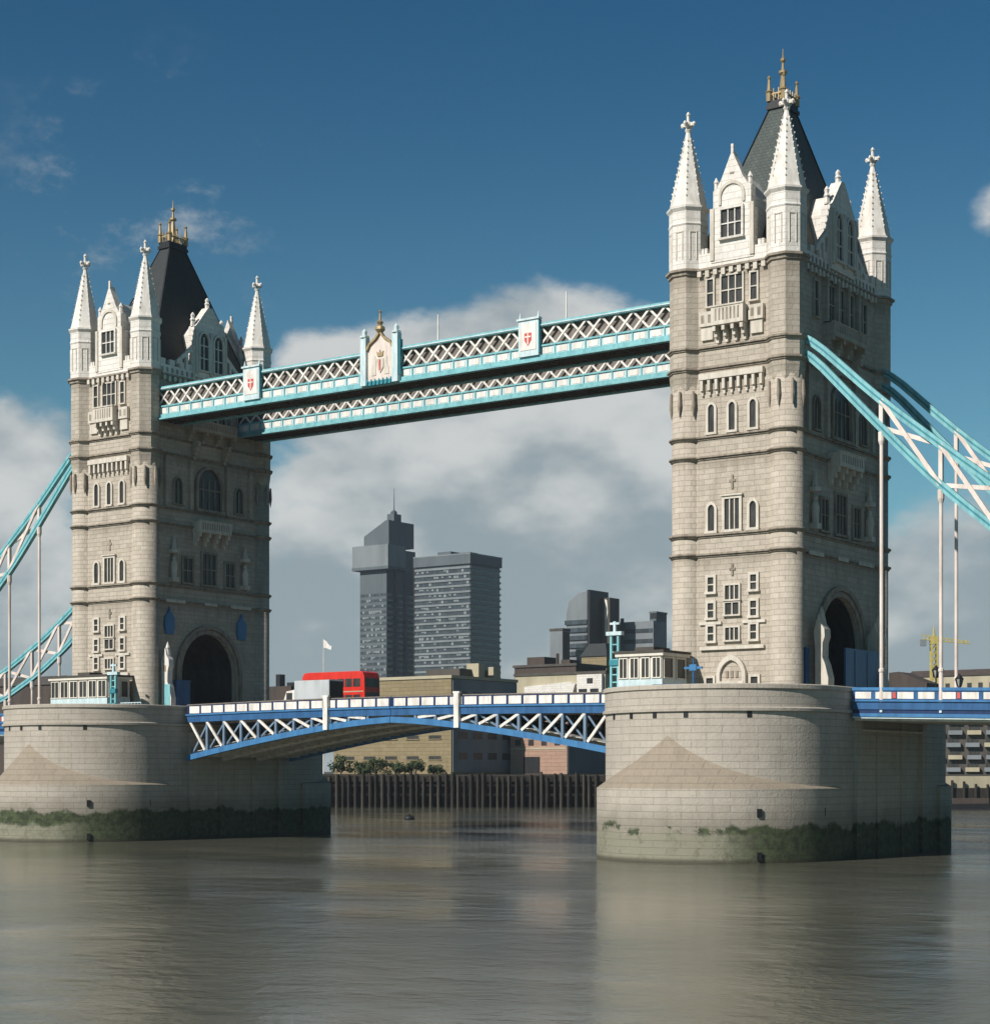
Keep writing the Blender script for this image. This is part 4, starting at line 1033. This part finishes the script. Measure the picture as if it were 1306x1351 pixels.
for u, w in ((-2500, BW+12), (2500, BW+12), (2500, 3000), (-2500, 3000)): lv.append(bank(u, w)[:2])
m.prism(lv, 'z', -6, 7.15); struct(m.build('far_bank_ground'))
m = MB().use('timber'); m.prism([bank(-1500, -70)[:2], bank(1500, -70)[:2], bank(1500, BW+13)[:2], bank(-1500, BW+13)[:2]], 'z', -9, -7); struct(m.build('river_bed'))

# ------------------------------------------------------------------ far bank
def block(parent, mat, x0, x1, y0, y1, z0, z1, name='wall'):
    m = MB().use(mat); m.box(x0, x1, y0, y1, z0, z1); return m.build(name, parent)
def bands(parent, x0, x1, y0, y1, zs, h, mat='glassband', o=.06, mull=None, mm='concrete_m'):
    for z in zs:
        m = MB().use(mat); m.box(x0+.3, x1-.3, y0-o, y0, z, z+h); m.box(x1, x1+o, y0+.3, y1-.3, z, z+h)
        m.use('blind'); n = int((x1-x0-.6)/1.4)
        for i in range(n):
            if random.random() < .38: a = x0+.3+i*1.4; m.box(a+.1, a+1.3, y0-o-.02, y0-o, z+random.choice((0, .4, .7)), z+h)
        if mull:
            m.use(mm); n = int((x1-x0)/mull)
            for i in range(1, n): x = x0+(x1-x0)*i/n; m.box(x-.25, x+.25, y0-o-.05, y0-o+.02, z, z+h)
            n = int((y1-y0)/mull)
            for i in range(1, n): y = y0+(y1-y0)*i/n; m.box(x1+o-.02, x1+o+.05, y-.25, y+.25, z, z+h)
        m.build('window', parent)

# timber jetty
T = thing('timber_jetty', 'long dark timber jetty on rows of piles along the far bank', 'jetty', bank(-8, BW, 0), YAW)
m = MB().use('timber'); m.box(-36, 34, 0, 7, 6.5, 7.2); m.box(-36, 34, -.3, 0, 5.6, 7.0); m.use('timber_l'); m.box(-36, 34, -.35, -.3, 6.75, 7.05); m.build('deck', T)
m = MB().use('timber'); m.box(-36, 34, 6.6, 7.2, -1, 6.5); m.build('back_wall', T)
for z in (2.6, 4.6):
    m = MB().use('timber'); m.box(-36, 34, -.22, -.02, z, z+.35); m.build('waling', T)
x = -35.6
while x < 33.5:
    m = MB().use('timber_l' if random.random() < .28 else 'timber'); h = 6.5+random.uniform(0, 1.3); w = random.uniform(.26, .4)
    m.lathe(x, -.5, [(-2, w), (h, w*.9)], 8); m.build('pile', T)
    x += random.uniform(1.1, 1.75)
# warehouse beneath the span
def zpx(y, d): return Z0+(1017.9-y)*d/FPX
wx, wy, _ = bank(-56/FPX*445, 432)
T = thing('brick_warehouse', 'tan brick warehouse with a flat roof, seen above and below the central span', 'warehouse', (wx, wy, 7.15))
m = MB().use('tan'); m.box(-36, 0, 0, 27, 0, 22.6); m.build('wall', T)
m = MB().use('concrete_m'); m.box(.0, .25, .4, 26.8, .5, 22.4); m.build('shade_grey_face', T)  # +X face of the tan brick greyed over, its shade painted as colour
m = MB().use('cream'); m.box(-36.3, .3, -.3, 27.3, 22.6, 23.3); m.use('greyroof'); m.box(-12, -2, 6, 22, 23.3, 25.2); rf = m.build('roof', T)
m = MB().use('cream'); m.box(-3.6, .0, 11, 13.5, 23.3, 26.6); m.box(-1.4, .1, 17, 20, 23.3, 26.0); m.build('rooftop_hut', rf)
for z in (3.5, 8.4, 13.2, 18.0):
    for i in range(5):
        m = MB().use('pane'); x = -33+i*6.6; m.box(x, x+3.6, -.08, -.0, z, z+.8); m.use('tan'); m.box(x-.2, x+3.8, -.22, -.08, z-.25, z-.02); m.build('window', T)
    for i in range(4):
        m = MB().use('pane'); y = 2.5+i*6; m.box(.25, .33, y, y+3.6, z, z+1.6); m.build('window', T)
wx, wy, _ = bank(93/FPX*450, 440)
T = thing('pink_building', 'pink brick riverside building with a dark doorway beneath the right half of the span', 'building', (wx, wy, 7.15))
m = MB().use('pink'); m.box(-16.5, 0, 0, 21, 0, 17.5); m.build('wall', T)
m = MB().use('concrete_d'); m.box(.0, .2, .3, 20.8, .2, 17.2); m.use('brownroof'); m.box(-16.8, .3, -.3, 21.3, 17.5, 18.2); m.build('roof', T)  # dark sheet over the +X wall paints that side's shade
m = MB().use('black'); m.box(-12.6, -7.8, -.06, 0, .1, 4.2); m.build('doorway', T)
for z in (6.0, 10.2, 14.0):
    m = MB().use('cream'); m.box(-16.4, -.2, -.1, 0, z, z+.4); m.build('string_course', T)
    for i in range(4): m = MB().use('pane'); m.box(-15+i*3.8, -13.4+i*3.8, -.05, 0, z+.9, z+2.4); m.build('window', T)
wx, wy, _ = bank(143/FPX*495, 486)
T = thing('cream_wharf_building', 'low cream building with a bright square bay beside the nearer pier', 'building', (wx, wy, 7.15))
m = MB().use('cream'); m.box(-29, 0, 0, 20, 0, 26.6); m.build('wall', T)
m = MB().use('greyroof'); m.box(-29.3, .3, -.3, 20.3, 26.6, 27.3); m.build('roof', T)
m = MB().use('portland'); m.box(-8.2, -.4, -1.2, 0, 19.5, 26.4); m.build('square_bay', T)
m = MB().use('pane'); m.box(-5.0, -3.2, -1.3, -1.2, 24.0, 25.4); m.build('window', T)
for i in range(2): m = MB().use('black'); m.box(-7.6+i*3.6, -5.0+i*3.6, -1.27, -1.2, 20.4, 22.6); m.build('dark_opening', T)
m = MB().use('portland'); m.prism([(-25, 20.0), (-25, 23.6), (-10.5, 24.6), (-8.6, 24.0), (-10, 20.0)], 'y', -1.4, -.02); m.build('sloping_awning', T)
wx, wy, _ = bank(95/FPX*520, 520)
T = thing('brown_roofed_block', 'brown roofed block with clutter on its roof behind the cream building', 'building', (wx, wy, 7.15))
m = MB().use('brownroof'); m.box(-18, 3, 0, 16, 0, 30.5); m.use('greyroof'); m.box(-18.4, 3.4, -.4, 16.4, 30.5, 31.2); m.build('wall', T)
m = MB().use('brownroof'); m.box(-15, -9, 2, 9, 31.2, 33.5); m.box(-4, -1, 3, 8, 31.2, 32.5); m.lathe(-6.5, 5, [(31.2, .5), (34.5, .45)], 8); m.build('roof_plant', T)
m = MB().use('portland'); m.box(-12, 2.5, -.3, 0, 26.8, 28.2); m.build('pale_band', T)
# two dark blocks of the hospital tower
def tower_block(u_px, d, lw, dw, label, z_top):
    x, y, _ = bank(u_px/FPX*d, d); return thing('office_tower', label, 'tower block', (x, y, 7.15)), z_top-7.15
d = 940
T, h = tower_block(510-653, d, 0, 0, 'slender dark tower block with an overhanging top storey and roof mast', zpx(702, d))
m = MB().use('concrete_d'); m.box(-17.5, 0, 0, 24, 0, h-8); m.build('wall', T)
bands(T, -17.5, 0, 0, 24, [2+2.95*i for i in range(31)], 1.35, 'glassband', .12, 4.2, 'concrete_d')
for y in (7.5, 15.5):
    m = MB().use('concrete_d'); m.box(0, 1.0, y-.9, y+.9, 0, h-17); m.build('pilaster', T)
m = MB().use('concrete_m'); m.box(-20.5, 3.0, -2.6, 12, h-17.5, h-6.5); m.use('concrete_d'); m.box(-20.7, 3.2, -2.8, 12.2, h-19, h-17.5); m.build('overhanging_storey', T)
m = MB().use('concrete_d'); m.prism([(-16.5, h-6.5), (-16.5, h-1.0), (-2, h+6.5), (-.2, h+6.5), (-.2, h-6.5)], 'y', 2, 23); m.build('plant_room', T)
m = MB().use('concrete_d'); m.box(-6, -1.5, 8, 14, h+6.5, h+10.5); m.lathe(-4, 11, [(h+10.5, 1.6), (h+11.5, 1.8), (h+12.6, .9)], 10); m.lathe(-3, 10, [(h+10.5, .35), (h+24, .12)], 6); m.build('roof_mast', T)
T, h = tower_block(620-653, 890, 0, 0, 'broad dark tower block with pale horizontal floor bands', zpx(731, 890))
m = MB().use('concrete_d'); m.box(-33, 0, 0, 25, 0, h); m.build('wall', T)
for i in range(60):
    z = 3+i*2.95
    if z > h-8: break
    m = MB().use('glassband'); m.box(-32.6, -.4, -.15, 0, z, z+1.7); m.box(0, .15, .4, 24.6, z, z+1.7); m.use('blind')
    for k in range(21):
        if random.random() < .25: m.box(-32.4+k*1.52, -31.1+k*1.52, -.17, -.15, z+random.choice((.2, .6, .9)), z+1.7)
    m.build('window', T)
    m = MB().use('concrete_m'); m.box(-33.4, .4, -.6, 0, z+1.75, z+2.75); m.box(0, .6, 0, 25.3, z+1.75, z+2.75); m.build('floor_band', T)
m = MB().use('concrete_d'); m.box(-33.8, .9, -1, 25.8, h-4.6, h); m.use('concrete_m'); m.box(-33.9, 1.0, -1.1, 25.9, h, h+.6); m.use('concrete_d'); m.box(-24, -16, 6, 18, h+.6, h+3); m.box(-12, -6, 8, 15, h+.6, h+2.2); m.build('cornice', T)
m = MB().use('black'); m.box(-37.5, -33.9, 4, 14, 0, h-4); m.build('link_block', T)
# group near the right pier
d = 700
T, h = tower_block(778-653, d, 0, 0, 'stepped office tower with a banded glass front and a black flank', zpx(778, d))
m = MB().use('black'); m.box(-1.2, 0, 0, 13.5, 12, h); m.build('black_flank', T)
m = MB().use('concrete_m'); m.prism([(-10.8, 0), (-10.8, h-9), (-9.5, h-4), (-5, h-1), (-1.2, h-.4), (-1.2, 0)], 'y', .3, 13); m.build('wall', T)
for i in range(5):
    z = h-10-3.0*(i+1); m = MB().use('glassband'); m.box(-11.2, -1.2, -.3, 13, z, z+1.7); m.build('window', T)
m = MB().use('concrete_m'); m.box(-10, 9, -1.5, 14, 0, h-28); m.use('greyroof'); m.box(-9, 6, -1.6, -1.5, h-34, h-29.5); m.build('podium', T)
m = MB().use('greyroof'); m.box(0, 3.4, 9, 16, h-21, h-2.5); m.use('white'); m.prism([(3.45+0*i, 0) for i in range(0)] or [(1.2, h-17), (1.2, h-3), (2.2, h-3.5), (2.6, h-8), (1.9, h-12), (2.3, h-17)], 'y', 8.8, 9.0); m.build('side_stack', T)
T, h = tower_block(742-653, 690, 0, 0, 'small square grey block left of the stepped office tower', zpx(832, 690))
m = MB().use('concrete_m'); m.box(-5.6, 0, 0, 5, 0, h); m.build('wall', T)
m = MB().use('greyroof'); m.box(-5.8, .2, -.2, 5.2, h, h+.9); m.box(0, .1, .2, 4.8, 0, h-.5); m.build('roof', T)
T, h = tower_block(862-653, 710, 0, 0, 'pale low office slab with thin floor lines left of the nearer tower', zpx(819, 710))
m = MB().use('concrete_m'); m.box(-17.5, 0, 0, 10, 0, h); m.build('wall', T)
for i in range(3): m = MB().use('glassband'); m.box(-17.2, -.3, -.15, 0, h-4.5-4*i, h-2.9-4*i); m.build('window', T)
m = MB().use('concrete_d'); m.box(-14.5, -13.2, -.6, 0, h-14, h+1.5); m.build('stair_shaft', T)
T, h = tower_block(866-653, 720, 0, 0, 'dark narrow upright block beside the pale office slab', zpx(809, 720))
m = MB().use('black'); m.box(-3, 0, 0, 8, 0, h); m.use('concrete_d'); m.box(-3.2, .2, -.2, 8.2, h, h+.7); m.build('wall', T)
for i in range(9): m = MB().use('concrete_d'); m.box(-2.8, -.2, -.06, 0, h-3-3*i, h-2.2-3*i); m.box(0, .06, .3, 7.7, h-3-3*i, h-2.2-3*i); m.build('floor_band', T)
T, h = tower_block(800-653, 560, 0, 0, 'dark slate roofed building below the stepped office tower', zpx(848, 560))
m = MB().use('tan'); m.box(-9, 0, 0, 13, 0, h-4); m.build('wall', T)
m = MB().use('slate_dark'); m.add([(-9.4,-.4,h-4),(.4,-.4,h-4),(.4,13.4,h-4),(-9.4,13.4,h-4),(-7.5,2,h),(-1.5,2,h),(-1.5,11,h),(-7.5,11,h)], [(0,1,5,4),(1,2,6,5),(2,3,7,6),(3,0,4,7),(4,5,6,7),(3,2,1,0)]); m.build('roof', T)
T, h = tower_block(384-653, 470, 0, 0, 'dark low buildings with chimneys left of the red bus', zpx(905, 470))
m = MB().use('brownroof'); m.box(-9, 0, 0, 9, 0, h); m.build('wall', T); m = MB().use('black'); m.box(-7, -5.6, 2, 4, h, h+3.2); m.box(-3.2, -1, 2, 5, h, h+1.0); m.build('chimney', T)
# flagpole
x, y, _ = bank((427-653)/FPX*520, 520); T = thing('flagpole', 'white flagpole with a small flag above the red bus', 'flagpole', (x, y, 7.15))
m = MB().use('white'); hp = zpx(843, 520)-7.15; m.lathe(0, 0, [(0, .22), (hp, .12)], 8); m.build('pole', T)
m = MB().use('white'); m.prism([(0.1, hp-.3), (1.0, hp-.7), (2.0, hp-1.8), (2.9, hp-2.2), (2.8, hp-3.2), (1.9, hp-3.0), (1.0, hp-2.6), (.1, hp-2.6)], 'y', -.05, .05); m.build('flag', T)
# crane
x, y, _ = bank((1232-653)/FPX*600, 600); T = thing('tower_crane', 'yellow tower crane behind the white hangers at the right', 'crane', (x, y, 7.15), YAW)
zt_ = zpx(846, 600)-7.15
m = MB().use('yellow')
for sx in (-1, 1):
    for sy in (-1, 1): m.beam((sx*.9, sy*.9, 0), (sx*.9, sy*.9, zt_), .45)
i = 0
while i*2 < zt_-2:
    for sy in (-1, 1): m.beam((-.9, sy*.9, i*2), (.9, sy*.9, i*2+2), .32); m.beam((.9*sy, -.9, i*2), (.9*sy, .9, i*2+2), .32)
    i += 1
m.build('mast', T)
m = MB().use('yellow')
for yy in (-.5, .5): m.beam((-4, yy, zt_+.6), (11.5, yy, zt_-.8), .35)
m.beam((-4, 0, zt_+2.0), (11.5, 0, zt_-.2), .3)
for k in range(12): m.beam((-3.5+k*1.25, -.5, zt_+.5-.11*k), (-2.9+k*1.25, 0, zt_+1.7-.13*k), .2)
m.build('jib', T)
m = MB().use('yellow'); m.box(-1.2, 1.2, -1.2, 1.2, zt_-1, zt_+1.6); m.lathe(0, 0, [(zt_+1.6, .5), (zt_+5.0, .1)], 6); m.build('slewing_head', T)
m = MB().use('concrete_m'); m.box(-4.4, -2.6, -.8, .8, zt_-1.6, zt_+.5); m.build('counterweight', T)
# riverside flats and low roofs on the right
x, y, _ = bank((1345-653)/FPX*430, 428); T = thing('riverside_flats', 'block of flats with pale balconies at the right edge below the deck', 'block of flats', (x, y, 7.15))
m = MB().use('greyroof'); m.box(-26, 0, 0, 16, 0, 15.0); m.build('wall', T)
for k in range(5):
    for j in range(6):
        m = MB().use('concrete_m' if (k+j) % 3 else 'cream'); xx = -25.6+j*4.3+(k % 2)*.4; z = .6+k*2.9; m.box(xx, xx+3.2, -1.3, 0, z, z+1.0); m.build('balcony', T)
        m = MB().use('pane'); m.box(xx+.3, xx+2.8, -.06, 0, z+1.1, z+2.5); m.build('window', T)
T.rotation_euler = (0, 0, .3)
x, y, _ = bank((1310-653)/FPX*405, 404); T = thing('quay_wall', 'pale low quay wall in front of the flats at the right', 'wall', (x, y, 0), YAW)
m = MB().use('cream'); m.box(-14, 40, 0, 1.2, 4.2, 6.8); m.use('timber'); m.box(-14, 40, -.2, 1.0, -1, 4.2); m.build('wall', T)
for i in range(7):
    m = MB().use('timber'); xx = -12+i*2.6; m.lathe(xx, -.7, [(-1, .35), (4.8+random.random()*1.2, .3)], 8); m.build('fender_pile', T)
x, y, _ = bank((1290-653)/FPX*380, 380); T = thing('moored_barge', 'dark barge moored by the pale quay wall at the right', 'barge', (x, y, 0), YAW)
m = MB().use('black'); m.prism([(-9, .9), (-8.4, -.4), (8.4, -.4), (9.3, 1.2), (8, 1.3), (-8.6, 1.1)], 'y', -2, 2); m.build('hull', T)
m = MB().use('brownroof'); m.box(-5, 2, -1.2, 1.2, 1.1, 2.3); m.box(3.5, 6, -1, 1, 1.1, 3.0); m.build('deckhouse', T)
x, y, _ = bank((1205-653)/FPX*460, 460); T = thing('dark_roofed_shed', 'dark low shed just right of the nearer tower above the deck', 'shed', (x, y, 7.15))
m = MB().use('brownroof'); zz = zpx(891, 460)-7.15; m.prism([(-6.5, 0), (-6.5, zz+.8), (-4, zz+1.0), (3.5, zz-2), (3.5, 0)], 'y', 0, 8); m.build('wall', T)
x, y, _ = bank((1320-653)/FPX*640, 640); T = thing('low_cream_terrace', 'distant low cream terrace at the right edge above the deck', 'building', (x, y, 7.15))
m = MB().use('cream'); zz = zpx(890, 640)-7.15; m.box(-34, 0, 0, 10, 0, zz); m.build('wall', T)
m = MB().use('brownroof'); m.prism([(-.5, zz), (5, zz+2.4), (10.5, zz)], 'x', -34.5, .5); m.build('roof', T)
for i in range(8): m = MB().use('pane'); m.box(-32+i*4, -30.4+i*4, -.1, 0, zz-5, zz-2.6); m.build('window', T)
# bank behind the left side span
x, y, _ = bank((25-653)/FPX*560, 560); T = thing('left_bank_terrace', 'distant dark terrace behind the left chains', 'building', (x, y, 7.15))
m = MB().use('brownroof'); zz = zpx(905, 560)-7.15; m.box(-40, 14, 0, 12, 0, zz); m.build('wall', T)
m = MB().use('greyroof'); m.prism([(-.5, zz), (6, zz+3), (12.5, zz)], 'x', -40.5, 14.5); m.build('roof', T)

# shrubs along the warehouse foot
def shrub(u, w, s, hgt, label):
    T = thing('shrub', label, 'shrub', bank(u, w, 7.15), 0, 'shrubs above the timber jetty')
    rnd = random.Random(int(u*31)+5)
    m = MB().use('bark')
    for k in range(5):
        a = rnd.uniform(0, 6.28); m.beam((0, 0, 0), (math.cos(a)*s*.5, math.sin(a)*s*.5, hgt*.75), .12)
    m.build('stem', T)
    m = MB().use('leaf'); cl = [(rnd.uniform(-s, s), rnd.uniform(-s*.6, s*.6), rnd.uniform(.25, .85)*hgt, rnd.uniform(.3, .6)*s) for _ in range(14)]
    for _ in range(950):
        cx_, cy_, cz_, cr = rnd.choice(cl)
        v = Vector((rnd.gauss(0, 1), rnd.gauss(0, 1), rnd.gauss(0, .8))).normalized()*cr*rnd.uniform(.55, 1.0)
        p = Vector((cx_, cy_, cz_))+v
        if p.z < .1: p.z = .1
        nrm = (v.normalized()+Vector((rnd.uniform(-.6, .6), rnd.uniform(-.6, .6), rnd.uniform(-.2, .8)))).normalized()
        a = nrm.orthogonal().normalized(); b_ = nrm.cross(a); q = rnd.uniform(.16, .34)
        m.add([p-a*q, p+b_*q*.6, p+a*q, p-b_*q*.6], [(0, 1, 2, 3)])
    m.build('foliage', T)
for px_, s, hg, lb in ((450, 2.2, 4.6, 'tallest green shrub beside the shaded side of the farther pier'), (476, 2.4, 3.0, 'rounded shrub at the left end of the warehouse wall'), (497, 2.5, 3.8, 'dense shrub under the first warehouse windows'), (522, 2.2, 2.6, 'small low shrub near the middle of the warehouse wall'), (548, 2.0, 3.5, 'thin upright shrub towards the right of the warehouse wall'), (573, 1.8, 2.1, 'smallest shrub near the warehouse corner')):
    shrub((px_-653)/FPX*418, 418, s, hg, lb)
# buoy
x, y, _ = bank((540-653)/FPX*300, 300); T = thing('mooring_buoy', 'small dark mooring buoy floating between the two piers', 'buoy', (x, y, 0))
m = MB().use('black'); m.smooth = True; m.lathe(0, 0, [(-.3, .5), (.0, .85), (.3, .9), (.6, .6), (.7, .15), (.95, .12)], 14); m.build('float', T)

# ------------------------------------------------------------------ haze
hm = bpy.data.materials.new('haze'); hm.use_nodes = True; hm.node_tree.nodes.clear()
hn = NT(hm.node_tree); ho = hn.new('ShaderNodeOutputMaterial'); hv = hn.new('ShaderNodeVolumePrincipled')
hv.inputs['Color'].default_value = (.80, .90, 1.0, 1); hv.inputs['Density'].default_value = .00008; hv.inputs['Anisotropy'].default_value = 0.0
hn.link(hv.outputs[0], ho.inputs['Volume']); M['haze'] = hm
m = MB().use('haze'); m.prism([bank(-2600, -100)[:2], bank(2600, -100)[:2], bank(2600, 3100)[:2], bank(-2600, 3100)[:2]], 'z', -11, 175)
hz = m.build('haze'); hz['kind'] = 'stuff'
